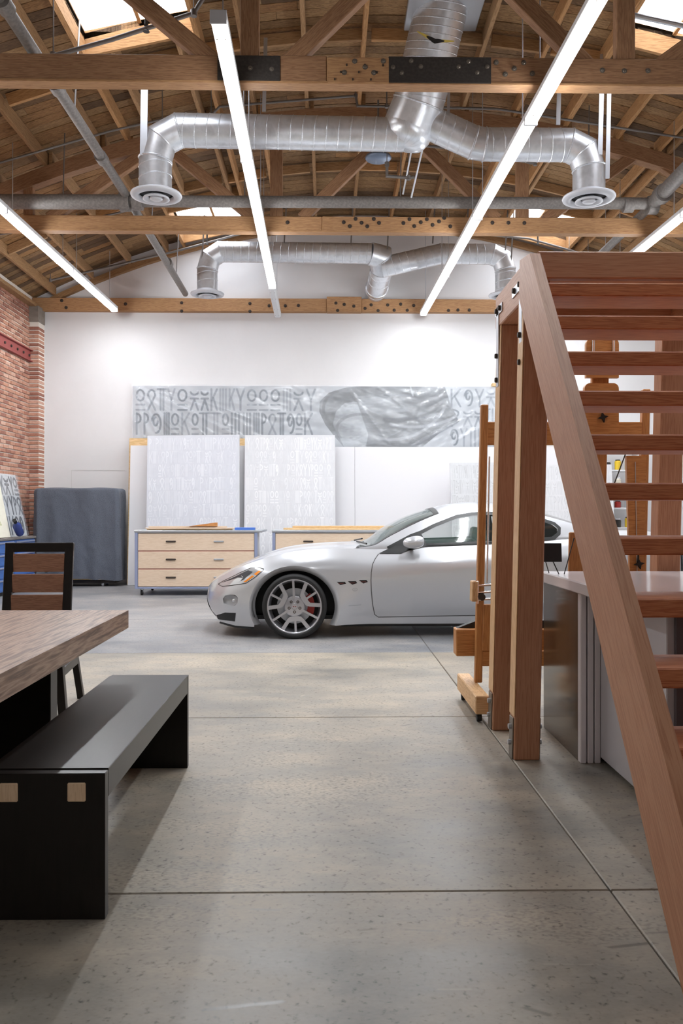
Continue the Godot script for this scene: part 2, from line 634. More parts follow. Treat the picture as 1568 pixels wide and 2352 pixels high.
	M.iron = mat(col(74, 68, 64), 0.55, 0.4, noise_tex(20, 0.03, [grey(0.8), grey(1.0)], 256), Vector2(4, 4))
	M.bolt = mat(col(128, 120, 110), 0.45, 0.7)
	M.dark_bolt = mat(col(66, 56, 50), 0.6, 0.3)
	M.black = mat(col(22, 21, 22), 0.5)
	M.rubber = mat(col(34, 34, 35), 0.7)
	M.red_iron = mat(col(150, 74, 70), 0.6, 0.1)
	M.lamp_white = mat(col(226, 228, 230), 0.5)
	M.lamp_glow = mat(col(250, 250, 250), 0.5)
	M.lamp_glow.emission_enabled = true
	M.lamp_glow.emission = Color(1.0, 0.985, 0.97)
	M.lamp_glow.emission_energy_multiplier = 3.0
	M.pane = mat(Color(0.97, 0.98, 1.0, 0.08), 0.05)
	M.pane.transparency = BaseMaterial3D.TRANSPARENCY_ALPHA
	M.felt = mat(col(96, 101, 112), 0.95, 0.0, noise_tex(21, 0.09, [grey(0.72), grey(0.95), grey(1.0)], 512, 0.0, 4), Vector2(1.3, 1.3))
	M.felt.rim_enabled = true
	M.felt.rim = 0.4
	M.white_board = mat(col(221, 220, 223), 0.6)
	M.blue_metal = mat(col(72, 110, 178), 0.4)
	M.blue_trim = mat(col(150, 160, 190), 0.4, 0.3)
	M.red_edge = mat(col(150, 92, 84), 0.6)
	M.laminate = mat(col(222, 214, 216), 0.16, 0.0, null, Vector2.ONE, 0.6)
	M.laminate_grey = mat(col(190, 186, 190), 0.2, 0.0, null, Vector2.ONE, 0.6)
	M.laminate_shaded = mat(col(86, 77, 82), 0.2, 0.0, null, Vector2.ONE, 0.6)  # shade under the treads put into the door colour
	M.gloss_reflection = mat(col(84, 70, 56), 0.14, 0.0, noise_tex(22, 0.012, [grey(0.75), grey(1.0), grey(0.85)], 256), Vector2(0.3, 3), 0.6)  # white gloss panel coloured with the brown reflection of the posts
	M.plastic = mat(Color(0.95, 0.97, 1.0, 0.10), 0.25)
	M.plastic.transparency = BaseMaterial3D.TRANSPARENCY_ALPHA
	M.paint = mat(col(206, 208, 213), 0.28, 0.42)
	M.paint.clearcoat_enabled = true
	M.paint.clearcoat = 0.8
	M.paint.clearcoat_roughness = 0.06
	M.car_glass = mat(Color(0.62, 0.74, 0.70, 0.16), 0.04)
	M.car_glass.transparency = BaseMaterial3D.TRANSPARENCY_ALPHA
	M.dark_glass = mat(col(30, 34, 34), 0.06, 0.0, null, Vector2.ONE, 0.7)
	M.trim_black = mat(col(28, 29, 30), 0.35)
	M.chrome = mat(col(220, 222, 226), 0.16, 1.0)
	M.rim = mat(col(198, 198, 204), 0.28, 0.75)
	M.amber = mat(col(238, 140, 40), 0.2)
	M.caliper = mat(col(150, 34, 26), 0.4)
	M.blue_tape = mat(col(74, 120, 206), 0.5)
	M.cardboard = mat(col(206, 176, 130), 0.8)
	M.cream = mat(col(232, 226, 208), 0.7)

# ------------------------------------------------------------------ the building
const LEFT := -5.2
const RIGHT := 6.8
const BACK := 15.3
const MID := 0.7

func arch(x: float) -> float:                          # underside of the roof joists
	return 6.42 - 0.0435 * (x - MID) * (x - MID)

const SKY_X := [[-2.50, -1.38], [3.06, 4.22]]
const SKY_Z := [[7.45, 8.88], [13.55, 15.0]]

func in_sky(x: float, z: float) -> bool:
	for a in SKY_X:
		for b in SKY_Z:
			if x > a[0] and x < a[1] and z > b[0] and z < b[1]:
				return true
	return false

func build_floor() -> void:
	var fl := structure("floor", "polished grey concrete floor cut into large square slabs")
	var g := Geo.new()
	g.bx(V(LEFT - 0.2, -0.3, -5.2), V(RIGHT + 0.2, -0.012, BACK + 0.2))
	part("base", g, M.joint, fl)
	var xs := [LEFT - 0.1, 0.945, 3.95, RIGHT + 0.1]
	var zs := [-5.1, -2.0, 0.42, 2.83, 5.24, 7.65, 10.06, 12.47, BACK + 0.1]
	for i in xs.size() - 1:
		for j in zs.size() - 1:
			var s := Geo.new()
			var gap := 0.003
			s.bx(V(xs[i] + gap, -0.04, zs[j] + gap), V(xs[i + 1] - gap, 0.0, zs[j + 1] - gap), 0.004)
			part("slab", s, M.floors[1] if j >= 5 else (M.floors[2] if (i + j) % 3 == 2 else M.floors[0]), fl)

func build_walls() -> void:
	var poly := PackedVector2Array([Vector2(LEFT - 0.2, -0.3)])
	poly.append(Vector2(RIGHT + 0.2, -0.3))
	for k in 33:
		var x := lerpf(RIGHT + 0.2, LEFT - 0.2, k / 32.0)
		poly.append(Vector2(x, arch(x) + 0.19))
	var back := structure("wall_back", "tall white plastered end wall under the arched roof")
	var g := Geo.new()
	g.prism(poly, -0.2, at(V(0, 0, BACK)))
	part("plaster", g, M.white_wall, back)
	g = Geo.new()                                          # a flush access panel, only its hairline frame shows
	for q in [[V(-4.55, 2.0, BACK - 0.002), V(-3.6, 2.008, BACK - 0.004)], [V(-4.55, 0.4, BACK - 0.002), V(-4.542, 2.008, BACK - 0.004)]]:
		g.bx(q[0], q[1])
	part("seam", g, mat(col(206, 205, 204), 0.8), back)
	var front := structure("wall_front", "white wall behind the camera")
	g = Geo.new()
	g.prism(poly, 0.2, at(V(0, 0, -5.0)))
	part("plaster", g, M.white_wall, front)
	var right := structure("wall_right", "plain wall on the far right side of the hall")
	g = Geo.new()
	g.bx(V(RIGHT, -0.3, -5.2), V(RIGHT + 0.25, arch(RIGHT) + 0.22, BACK + 0.2))
	part("plaster", g, M.white_wall, right)

	# ---- the brick wall
	var left := structure("wall_left", "old red brick wall with pale mortar on the left")
	g = Geo.new()
	g.bx(V(LEFT - 0.25, -0.3, -5.2), V(LEFT - 0.006, arch(LEFT) + 0.2, BACK + 0.2))
	part("mortar", g, M.mortar, left)
	var pitch := 0.0715
	var rows := int((arch(LEFT) + 0.13) / pitch)
	var rest := [Geo.new(), Geo.new(), Geo.new()]
	var shapes := []
	for k in 4:
		var s := Geo.new()
		s.box(Vector3(0.022 + 0.004 * k, 0.053, 0.198), Transform3D(), 0.004, ruv())
		shapes.append(s.mesh())
	var single := 0
	for r in rows:
		var y := (r + 0.5) * pitch
		var off := 0.107 if r % 2 else 0.0
		for c in 62:
			var z := 15.28 - 0.1 - c * 0.214 - off
			if z < 2.4:
				continue
			var p := V(LEFT + rng.randf_range(-0.003, 0.004), y + rng.randf_range(-0.003, 0.003), z)
			var bz := Basis.from_euler(Vector3(rng.randf_range(-0.015, 0.015), rng.randf_range(-0.02, 0.02), 0))
			if z > 13.6 and y > 1.75 and single < 296:
				single += 1
				shared("brick", shapes[rng.randi() % 4], M.bricks[rng.randi() % 6], left, Transform3D(bz, p))
			elif z > 8.5:
				rest[rng.randi() % 3].box(Vector3(0.026, 0.053, 0.198), Transform3D(bz, p), 0.0, ruv())
	for k in 3:
		part("bricks_beyond", rest[k], M.bricks[k * 2], left, "", "stuff")
	g = Geo.new()                                          # timber plate and joist ends on top of the bricks
	g.bx(V(LEFT - 0.02, arch(LEFT) - 0.06, 2.0), V(LEFT + 0.14, arch(LEFT) + 0.0, BACK), 0.006, ruv())
	part("wall_plate", g, M.joists[1], left)

	var pier := structure("pillar_brick", "narrow brick pier with a concrete cap in the corner")
	g = Geo.new()
	g.bx(V(LEFT, 0, 15.0), V(LEFT + 0.17, 4.58, BACK))
	part("mortar", g, M.mortar, pier)
	g = Geo.new()
	g.bx(V(LEFT - 0.01, 4.58, 14.97), V(LEFT + 0.185, 4.86, BACK), 0.01)
	part("concrete_cap", g, M.cement, pier)
	for r in int(4.56 / pitch):
		g = Geo.new()
		g.box(Vector3(0.165, 0.052, 0.3), at(V(LEFT + 0.092 + rng.randf_range(-0.004, 0.004), (r + 0.5) * pitch, 15.13)), 0.004, ruv())
		part("brick", g, M.bricks[(r * 7 + rng.randi() % 3) % 6], pier)

	var ch := thing("steel_channel", "rust-red painted steel channel bolted along the brick wall", "beam", V(LEFT, 3.98, 12.0))
	g = Geo.new()
	g.bx(Vector3(0.0, -0.1, -3.0), Vector3(0.035, 0.1, 4.0), 0.004)
	part("web", g, M.red_iron, ch)
	g = Geo.new()
	for s in [-0.1, 0.09]:
		g.bx(Vector3(0.0, s, -3.0), Vector3(0.075, s + 0.012, 4.0))
	part("flange", g, M.red_iron, ch)
	for k in 14:
		g = Geo.new()
		g.lathe(PackedVector2Array([Vector2(0.0, 0.02), Vector2(0.02, 0.02), Vector2(0.024, 0.0)]), 8, at(Vector3(0.035, 0, -2.9 + k * 0.28), Vector3(0, 0, -PI / 2)))
		part("bolt", g, M.dark_bolt, ch)

func strip(g: Geo, x0: float, x1: float, z0: float, z1: float, lift: float, th: float, step := 0.55) -> void:
	# a board that follows the roof's curve from x0 to x1
	var n := int(maxf(1, ceil((x1 - x0) / step)))
	var uo := ruv()
	for k in n:
		var a := lerpf(x0, x1, float(k) / n)
		var b := lerpf(x0, x1, float(k + 1) / n)
		var ya := arch(a) + lift
		var yb := arch(b) + lift
		var nn := Vector3(yb - ya, -(b - a), 0).normalized()
		var u := Vector2(a, 0) + uo
		var w := Vector2(b, 0) + uo
		var d := Vector2(0, z1 - z0)
		g.quad(V(a, ya, z0), V(b, yb, z0), V(b, yb, z1), V(a, ya, z1), nn, u, w, w + d, u + d)
		g.quad(V(a, ya + th, z0), V(b, yb + th, z0), V(b, yb + th, z1), V(a, ya + th, z1), -nn, u, w, w + d, u + d)
		g.quad(V(a, ya, z0), V(b, yb, z0), V(b, yb + th, z0), V(a, ya + th, z0), Vector3(0, 0, 1), u, w, w + Vector2(0, th), u + Vector2(0, th))
		g.quad(V(a, ya, z1), V(b, yb, z1), V(b, yb + th, z1), V(a, ya + th, z1), Vector3(0, 0, -1), u, w, w + Vector2(0, th), u + Vector2(0, th))
	for e in [[x0, -1.0], [x1, 1.0]]:
		var y := arch(e[0]) + lift
		g.quad(V(e[0], y, z0), V(e[0], y, z1), V(e[0], y + th, z1), V(e[0], y + th, z0), Vector3(e[1], 0, 0))

func build_ceiling() -> void:
	var ce := structure("ceiling", "arched timber roof of boards on joists with skylights")
	# the weather deck above the boards, open at the skylights
	var g := Geo.new()
	var zs := [-5.2, SKY_Z[0][0], SKY_Z[0][1], SKY_Z[1][0], SKY_Z[1][1], BACK + 0.2]
	var xs := [LEFT - 0.25, SKY_X[0][0], SKY_X[0][1], SKY_X[1][0], SKY_X[1][1], RIGHT + 0.25]
	for i in 5:
		for j in 5:
			if not in_sky((xs[i] + xs[i + 1]) * 0.5, (zs[j] + zs[j + 1]) * 0.5):
				strip(g, xs[i], xs[i + 1], zs[j], zs[j + 1], 0.182, 0.06)
	part("roof_deck", g, M.boards[5], ce)
	# boards, each following the curve
	var wz := 0.152
	var z := 7.3
	var row := 0
	while z < BACK - 0.02:
		var cuts := [LEFT - 0.1]
		var x := LEFT + rng.randf_range(0.6, 2.4)
		while x < RIGHT - 1.0:
			cuts.append(x)
			x += rng.randf_range(2.3, 3.6)
		cuts.append(RIGHT + 0.1)
		for k in cuts.size() - 1:
			var segs := [[cuts[k] + 0.002, cuts[k + 1] - 0.002]]
			for sz in SKY_Z:
				if z + wz > sz[0] - 0.02 and z < sz[1] + 0.02:
					for sx in SKY_X:
						var left := []
						for s in segs:
							if s[1] <= sx[0] or s[0] >= sx[1]:
								left.append(s)
							else:
								if s[0] < sx[0] - 0.05:
									left.append([s[0], sx[0]])
								if s[1] > sx[1] + 0.05:
									left.append([sx[1], s[1]])
						segs = left
			for s in segs:
				var b := Geo.new()
				strip(b, s[0], s[1], z + 0.0045, minf(z + wz - 0.0045, BACK), 0.16 + rng.randf_range(0, 0.004), 0.018, 0.75)
				part("board", b, M.boards[[0, 1, 2, 0, 4, 3, 1, 5, 2, 0][rng.randi() % 10]], ce)
		z += wz
		row += 1
	# joists run away from the camera, from truss to truss
	var jx := []
	var jn := 18
	for k in jn:
		jx.append(-4.84 + k * 0.66)
	var spans := [[7.1, 10.95], [10.85, 15.2]]
	for sp in 2:
		for k in jn:
			var xj: float = jx[k] + (0.03 if sp else -0.03)
			var a: float = spans[sp][0]
			var b: float = spans[sp][1]
			var runs := [[a, b]]
			for s in SKY_X:
				if xj > s[0] - 0.05 and xj < s[1] + 0.05:
					runs = [[SKY_Z[sp][1] + 0.05, b]] if sp == 0 else [[a, SKY_Z[sp][0] - 0.05]]
			if sp == 0 and absf(xj - 1.1) < 0.2:                # cut for the duct that comes through the roof
				runs = [[9.75, b]]
			for r in runs:
				if r[1] - r[0] > 0.3:
					g = Geo.new()
					g.bx(V(xj - 0.024, arch(xj) - 0.005, r[0]), V(xj + 0.024, arch(xj) + 0.16, r[1]), 0.004, ruv())
					part("joist", g, M.joists[rng.randi() % 3], ce)
		# doubled trimmers along the skylight openings
		for s in SKY_X:
			for e in [s[0] - 0.03, s[1] + 0.03]:
				g = Geo.new()
				g.bx(V(e - 0.024, arch(e) - 0.005, spans[sp][0] + 0.25), V(e + 0.024, arch(e) + 0.16, spans[sp][1]), 0.004, ruv())
				part("joist", g, M.joists[2], ce)
		# blocking between the joists in the middle of the span
		var zb: float = [9.35, 12.9][sp]
		for k in jn - 1:
			var xa: float = jx[k] + 0.05
			var xb: float = jx[k + 1] - 0.04
			if in_sky((xa + xb) * 0.5, zb):
				continue
			g = Geo.new()
			g.bar(V(xa, arch(xa) + 0.075, zb), V(xb, arch(xb) + 0.075, zb), 0.045, 0.13, Vector3.UP, 0.003, ruv())
			part("blocking", g, M.joists[k % 3], ce)
	# skylights
	var n := 0
	for sz in SKY_Z:
		for sx in SKY_X:
			n += 1
			var w := structure("window_%d" % n, ["left skylight above the near truss", "right skylight above the near truss", "left skylight by the end wall", "right skylight by the end wall"][n - 1])
			for e in 2:
				var zz: float = sz[e]
				var sg := 1.0 if e else -1.0
				var poly := PackedVector2Array([Vector2(sx[0] - 0.04, arch(sx[0])), Vector2(sx[1] + 0.04, arch(sx[1])), Vector2(sx[1] + 0.04, arch(sx[1]) + 0.26), Vector2(sx[0] - 0.04, arch(sx[0]) + 0.26)])
				g = Geo.new()
				g.prism(poly, 0.04 * -sg, at(V(0, 0, zz)), ruv())
				part("curb", g, M.joists[2], w)
				var xx: float = sx[e]
				g = Geo.new()
				g.bx(V(xx, arch(xx) - 0.004, sz[0]), V(xx + 0.04 * sg, arch(xx) + 0.26, sz[1]), 0.0, ruv())
				part("curb", g, M.joists[2], w)
			g = Geo.new()
			var slope := atan2(arch(sx[1]) - arch(sx[0]), sx[1] - sx[0])
			var mid := V((sx[0] + sx[1]) * 0.5, (arch(sx[0]) + arch(sx[1])) * 0.5 + 0.265, (sz[0] + sz[1]) * 0.5)
			g.box(Vector3(sx[1] - sx[0] + 0.14, 0.008, sz[1] - sz[0] + 0.1), at(mid, Vector3(0, 0, slope)))
			part("pane", g, M.pane, w)
			g = Geo.new()
			g.box(Vector3(0.035, 0.04, sz[1] - sz[0]), at(mid - Vector3(0, 0.025, 0), Vector3(0, 0, slope)))
			part("glazing_bar", g, M.joists[2], w)

# ------------------------------------------------------------------ roof trusses
func px277(px: float, py: float, zf: float) -> Vector3:
	# where a mark seen at px, py lies on an upright face zf metres away
	var s := 1960.0 / zf
	return V((px - 750.0) / s, 1.26 + (1176.0 - py) / s, zf)

func bolt(parent: Node3D, p: Vector3, r: float, m: Material, called := "bolt") -> void:
	if not M.has("bolt_mesh"):
		var g := Geo.new()
		g.lathe(PackedVector2Array([Vector2(0, 0.6), Vector2(0.5, 0.55), Vector2(0.62, 0.4), Vector2(0.62, 0.15), Vector2(1, 0.12), Vector2(1, 0)]), 8, at(Vector3.ZERO, Vector3(PI / 2, 0, 0)))
		M.bolt_mesh = g.mesh()
	shared(called, M.bolt_mesh, m, parent, Transform3D(Basis().scaled(Vector3(r, r, r)), p))

func build_trusses() -> void:
	var zf := [7.08, 10.83]
	var C := 0.93
	for t in 2:
		var z0: float = zf[t]
		var z1: float = z0 + 0.12
		var zc := z0 + 0.06
		var root := thing("roof_truss", ["brown timber roof truss with black bolted steel plates, nearest", "brown timber roof truss behind the grey cross pipe"][t], "truss", Vector3.ZERO)
		var g := Geo.new()
		if t == 0:
			g.bx(V(LEFT, 4.82, z0), V(0.0, 5.045, z1), 0.006, ruv())
			part("bottom_chord", g, M.truss, root)
			g = Geo.new()
			g.bx(V(0.002, 4.815, z0 - 0.012), V(0.52, 5.03, z1), 0.006, ruv())
			part("bottom_chord", g, M.truss_light, root)
			g = Geo.new()
			g.bx(V(0.522, 4.82, z0), V(RIGHT, 5.045, z1), 0.006, ruv())
			part("bottom_chord", g, M.truss, root)
		else:
			g.bx(V(LEFT, 4.82, z0), V(-0.06, 5.01, z1), 0.006, ruv())
			part("bottom_chord", g, M.truss_light, root)
			g = Geo.new()
			g.bx(V(-0.058, 4.82, z0 - 0.01), V(RIGHT, 5.01, z1), 0.006, ruv())
			part("bottom_chord", g, M.truss_light, root)
		g = Geo.new()
		g.bx(V(LEFT, 4.812, z0 - 0.006), V(RIGHT, 4.835, z1 + 0.01), 0.004, ruv())
		part("bottom_batten", g, M.truss_light, root)
		g = Geo.new()
		strip(g, LEFT, RIGHT, z0 - 0.01, z1 + 0.01, -0.2, 0.19, 0.5)
		part("top_chord", g, M.truss, root)
		var top := 5.045 if t == 0 else 5.01
		for s in [-1.0, 1.0]:
			g = Geo.new()
			g.bx(V(C + s * 1.57 - 0.078, top, z0 + 0.01), V(C + s * 1.57 + 0.078, arch(C + s * 1.57) - 0.18, z1 - 0.01), 0.006, ruv())
			part("web_post", g, M.truss, root)
			g = Geo.new()
			g.bx(V(C + s * 4.7 - 0.06, top, z0 + 0.01), V(C + s * 4.7 + 0.06, arch(C + s * 4.7) - 0.18, z1 - 0.01), 0.006, ruv())
			part("web_post", g, M.truss, root)
			for d in [[1.86, 5.0, 3.02, 5.95], [3.18, 5.85, 4.45, 4.98], [1.25, 5.0, 0.1, 6.14]]:
				g = Geo.new()
				g.bar(V(C + s * d[0], d[1], zc), V(C + s * d[2], minf(d[3], arch(C + s * d[2]) - 0.12), zc), 0.1, 0.135, Vector3.UP, 0.006, ruv())
				part("web_diagonal", g, M.truss, root)
		if t == 0:
			for pl in [[500.0, 643.0, 131.0, 188.0], [892.0, 1128.0, 130.0, 190.0]]:
				g = Geo.new()
				g.bx(px277(pl[0], pl[3], z0) + Vector3(0, 0, 0.014), px277(pl[1], pl[2], z0) + Vector3(0, 0, 0.0), 0.003)
				var sp := part("steel_plate", g, M.iron, root, "black steel plate")
				var inside := [[575, 160], [624, 162]] if pl[0] < 600 else [[902, 155], [922, 168], [944, 140], [966, 153], [1053, 153], [1076, 141], [1096, 166], [1119, 152]]
				for b in inside:
					bolt(sp, px277(b[0], b[1], z0) + Vector3(0, 0, 0.014), 0.02, M.bolt)
			for b in [[790, 168], [814, 142], [838, 155], [858, 168], [880, 141], [1140, 140], [1161, 167], [1182, 154], [1204, 140], [1224, 165], [1386, 156], [1437, 157], [1492, 156]]:
				bolt(root, px277(b[0], b[1], z0) + Vector3(0, 0, 0.012 if b[0] < 890 else 0.0), 0.023, M.bolt)
			for k in 9:
				g = Geo.new()                                  # nail blocks along the splice
				g.bx(V(0.06 + k * 0.05, 4.835 + (k % 3) * 0.06, z0 - 0.022), V(0.072 + k * 0.05, 4.85 + (k % 3) * 0.06, z0 - 0.01))
				part("nail", g, M.dark_bolt, root)
		else:
			for b in [[789, 511], [803, 520], [816, 503], [830, 512], [843, 520], [858, 503], [870, 512], [926, 512], [940, 503], [951, 519], [966, 510], [980, 503], [993, 516], [1008, 508], [1020, 500], [1034, 519], [1131, 510], [1168, 510], [1205, 510], [660, 512]]:
				bolt(root, px277(b[0], b[1], z0) + Vector3(0, 0, 0.01), 0.026, M.dark_bolt)
	# the ledger on the end wall
	var root := thing("wall_beam", "orange-brown timber beam with dark bolts across the white end wall", "beam")
	var zb := 15.16
	var cuts := [LEFT + 0.0, 0.0, 0.62, 3.9, RIGHT]
	for k in 4:
		var g := Geo.new()
		g.bx(V(cuts[k] + 0.001, 4.82 if k != 1 else 4.815, zb - (0.03 if k == 1 else 0.0)), V(cuts[k + 1] - 0.001, 5.05 if k != 1 else 5.08, BACK), 0.006, ruv())
		part("timber", g, M.truss_light, root)
	for b in [[145, 693], [155, 709], [290, 700], [418, 697], [418, 716], [574, 698], [574, 716], [618, 703], [655, 703], [685, 702], [771, 697], [790, 700], [775, 714], [812, 704], [838, 708], [852, 700], [868, 713], [890, 700], [905, 712], [920, 698], [935, 712], [950, 701], [1030, 712], [1052, 711], [1078, 711]]:
		bolt(root, px277(b[0], b[1], zb) + Vector3(0, 0, 0.03 if b[0] > 745 and b[0] < 830 else 0.0), 0.03, M.dark_bolt)
	var g := Geo.new()                                     # the edge timber that follows the arch on the wall
	strip(g, LEFT, RIGHT, 15.2, BACK, -0.09, 0.1, 0.5)
	var e := part("roof_edge", g, M.joists[1], self)
	tag(e, "thin curved timber edge where the roof meets the end wall", "trim", "", "structure")

# ------------------------------------------------------------------ ducts, pipes, lamps
func duct(called: String, pts: PackedVector3Array, r: float, root: Node3D, ribs := 0.13, m: Material = null) -> MeshInstance3D:
	# spiral duct: a smooth tube, raised seams every few centimetres and a collar at each bend
	if m == null:
		m = M.steel
	var g := Geo.new()
	g.tube(pts, r, 32)
	var o := part(called, g, m, root)
	var s := Geo.new()
	for k in pts.size() - 1:
		var l := pts[k].distance_to(pts[k + 1])
		var d := (pts[k + 1] - pts[k]) / l
		if l < 0.3:
			continue
		var up := Vector3.UP if absf(d.y) < 0.9 else Vector3.RIGHT
		var tl := (d + up * 0.12).normalized()
		var xx := tl.cross(up).normalized()
		var n := int(l / ribs)
		for i in n:
			var c := pts[k] + d * (ribs * (i + 0.5))
			s.lathe(PackedVector2Array([Vector2(r - 0.001, -0.008), Vector2(r + 0.005, -0.003), Vector2(r + 0.005, 0.003), Vector2(r - 0.001, 0.008)]), 32, Transform3D(Basis(xx, tl, xx.cross(tl)).orthonormalized(), c))
	for k in range(1, pts.size() - 1):
		var tl := ((pts[k + 1] - pts[k]).normalized() + (pts[k] - pts[k - 1]).normalized()).normalized()
		var up := Vector3.UP if absf(tl.y) < 0.9 else Vector3.RIGHT
		var xx := tl.cross(up).normalized()
		var ang := acos(clampf((pts[k + 1] - pts[k]).normalized().dot((pts[k] - pts[k - 1]).normalized()), -1, 1))
		s.lathe(PackedVector2Array([Vector2(r - 0.002, -0.012), Vector2(r + 0.009, -0.004), Vector2(r + 0.009, 0.004), Vector2(r - 0.002, 0.012)]), 32, Transform3D(Basis(xx, tl, xx.cross(tl)).orthonormalized(), pts[k]).scaled_local(Vector3(1.0, 1.0, 1.0) / Vector3(cos(ang / 2), 1, cos(ang / 2)) if ang < 0.4 else Vector3.ONE))
	if s.v.size():
		part("seam", s, m, o)
	return o

func diffuser(root: Node3D, p: Vector3, r: float) -> void:
	var g := Geo.new()
	g.lathe(PackedVector2Array([Vector2(r * 0.6, 0.085), Vector2(r * 0.66, 0.05), Vector2(r * 0.98, 0.03), Vector2(r, 0.018), Vector2(r * 0.97, 0.0), Vector2(r * 0.70, -0.01), Vector2(r * 0.66, 0.03)]), 40, at(p), true)
	var fl := part("diffuser", g, M.diffuser, root, "round white air diffuser")
	g = Geo.new()
	g.lathe(PackedVector2Array([Vector2(0, 0.04), Vector2(r * 0.68, 0.04)]), 32, at(p))
	part("throat", g, M.black, fl)
	g = Geo.new()
	g.lathe(PackedVector2Array([Vector2(r * 0.2, 0.03), Vector2(r * 0.5, -0.012), Vector2(r * 0.52, -0.03), Vector2(r * 0.42, -0.03), Vector2(r * 0.3, 0.0)]), 32, at(p), true)
	part("cone", g, M.diffuser, fl)
	g = Geo.new()
	g.lathe(PackedVector2Array([Vector2(0.0, -0.036), Vector2(r * 0.2, -0.036), Vector2(r * 0.25, -0.026), Vector2(r * 0.24, 0.0)]), 24, at(p), true)
	part("centre_plate", g, M.diffuser, fl)

func strap(root: Node3D, p: Vector3, q: Vector3, w := 0.05, m: Material = null) -> void:
	var g := Geo.new()
	g.bar(p, q, w, 0.012, Vector3.BACK)
	part("hanger", g, M.zinc if m == null else m, root)

func build_ducts() -> void:
	var a := thing("air_duct", "large spiral steel duct coming down through the roof, with two side branches", "duct")
	duct("riser", PackedVector3Array([V(1.22, 6.62, 8.95), V(1.0, 5.72, 9.3), V(0.9, 5.5, 9.4)]), 0.28, a, 0.075)
	var g := Geo.new()
	g.bx(V(0.84, 6.5, 8.62), V(1.62, 6.56, 9.28), 0.005)
	part("roof_flange", g, M.steel_dull, a)
	g = Geo.new()                                          # rounded foot of the riser
	g.lathe(PackedVector2Array([Vector2(0.28, 0.0), Vector2(0.275, -0.08), Vector2(0.24, -0.16), Vector2(0.15, -0.21), Vector2(0.0, -0.22)]), 32, at(V(0.9, 5.5, 9.4), Vector3(0, 0, -0.35)), true)
	part("foot", g, M.steel, a)
	duct("left_run", PackedVector3Array([V(0.85, 5.42, 9.4), V(-1.62, 5.45, 9.4), V(-1.82, 5.34, 9.4), V(-1.88, 5.12, 9.4), V(-1.88, 4.78, 9.4)]), 0.178, a)
	duct("right_run", PackedVector3Array([V(0.95, 5.62, 9.36), V(1.62, 5.34, 9.4), V(1.74, 5.32, 9.4), V(2.68, 5.32, 9.4), V(2.84, 5.24, 9.4), V(2.9, 5.06, 9.4), V(2.9, 4.78, 9.4)]), 0.176, a)
	diffuser(a, V(-1.87, 4.72, 9.4), 0.28)
	diffuser(a, V(2.9, 4.72, 9.4), 0.29)
	# torn tape on the riser: a yellow fringe round a dark slit
	var ax := (V(1.0, 5.72, 9.3) - V(1.22, 6.62, 8.95)).normalized()
	var fr := (Vector3(0, -0.25, 1) - ax * Vector3(0, -0.25, 1).dot(ax)).normalized()
	var sd := ax.cross(fr)
	var c0 := V(1.135, 6.27, 9.085)
	for q in [[0.78, 0.016, 0.286, "tape_fringe"], [0.34, 0.022, 0.288, "dark_slit"]]:
		var tear := func(u: float, w: float) -> Vector3:
			var an := (u * 2.0 - 1.0) * float(q[0])
			var t := 0.03 - 0.075 * absf(an) + (w * 2.0 - 1.0) * float(q[1]) * (1.0 - pow(absf(u * 2.0 - 1.0), 2.0) * 0.8)
			return c0 + ax * t + (fr * cos(an) + sd * sin(an)) * float(q[2])
		g = Geo.new()
		g.sheet(tear, 24, 4, fr)
		part(q[3], g, mat(col(206, 186, 92), 0.8) if q[3] == "tape_fringe" else M.black, a, "yellow torn tape on the riser" if q[3] == "tape_fringe" else "")
	for h in [[-1.98, 5.12, 0.075], [-0.68, 5.6, 0.04], [1.32, 5.55, 0.03], [2.52, 5.48, 0.045], [2.98, 5.16, 0.05], [3.06, 4.9, 0.045]]:
		strap(a, V(h[0], h[1], 9.26), V(h[0] + 0.02, arch(h[0]) + 0.05, 9.24), h[2])
	var b := thing("air_duct", "second spiral steel duct run in front of the white end wall", "duct")
	duct("left_run", PackedVector3Array([V(0.74, 5.56, 14.2), V(-1.76, 5.58, 14.2), V(-1.93, 5.47, 14.2), V(-1.98, 5.28, 14.2), V(-1.98, 4.92, 14.2)]), 0.17, b)
	duct("wall_stub", PackedVector3Array([V(0.72, 5.56, 14.2), V(0.9, 5.53, 14.25), V(0.93, 5.38, 14.45), V(0.88, 5.2, 14.95), V(0.87, 5.18, BACK)]), 0.19, b, 0.2)
	duct("right_run", PackedVector3Array([V(0.92, 5.36, 14.3), V(1.9, 5.56, 14.2), V(2.76, 5.56, 14.2), V(2.92, 5.48, 14.2), V(2.98, 5.3, 14.2), V(2.98, 4.9, 14.2)]), 0.17, b)
	diffuser(b, V(-1.98, 4.86, 14.2), 0.28)
	diffuser(b, V(2.98, 4.86, 14.2), 0.28)
	for h in [[-2.05, 5.4], [-0.7, 5.7], [0.4, 5.7], [1.0, 5.6], [1.75, 5.7], [2.3, 5.7], [2.95, 5.5], [3.05, 5.4]]:
		strap(b, V(h[0], h[1], 14.08), V(h[0] + 0.04, arch(h[0]) + 0.05, 14.06), 0.022, M.conduit)

func coupling(root: Node3D, p: Vector3, d: Vector3, r: float, l: float, called := "coupling") -> void:
	var g := Geo.new()
	g.tube(PackedVector3Array([p - d * l, p - d * l * 0.8, p + d * l * 0.8, p + d * l]), r, 16)
	part(called, g, M.pipe, root)

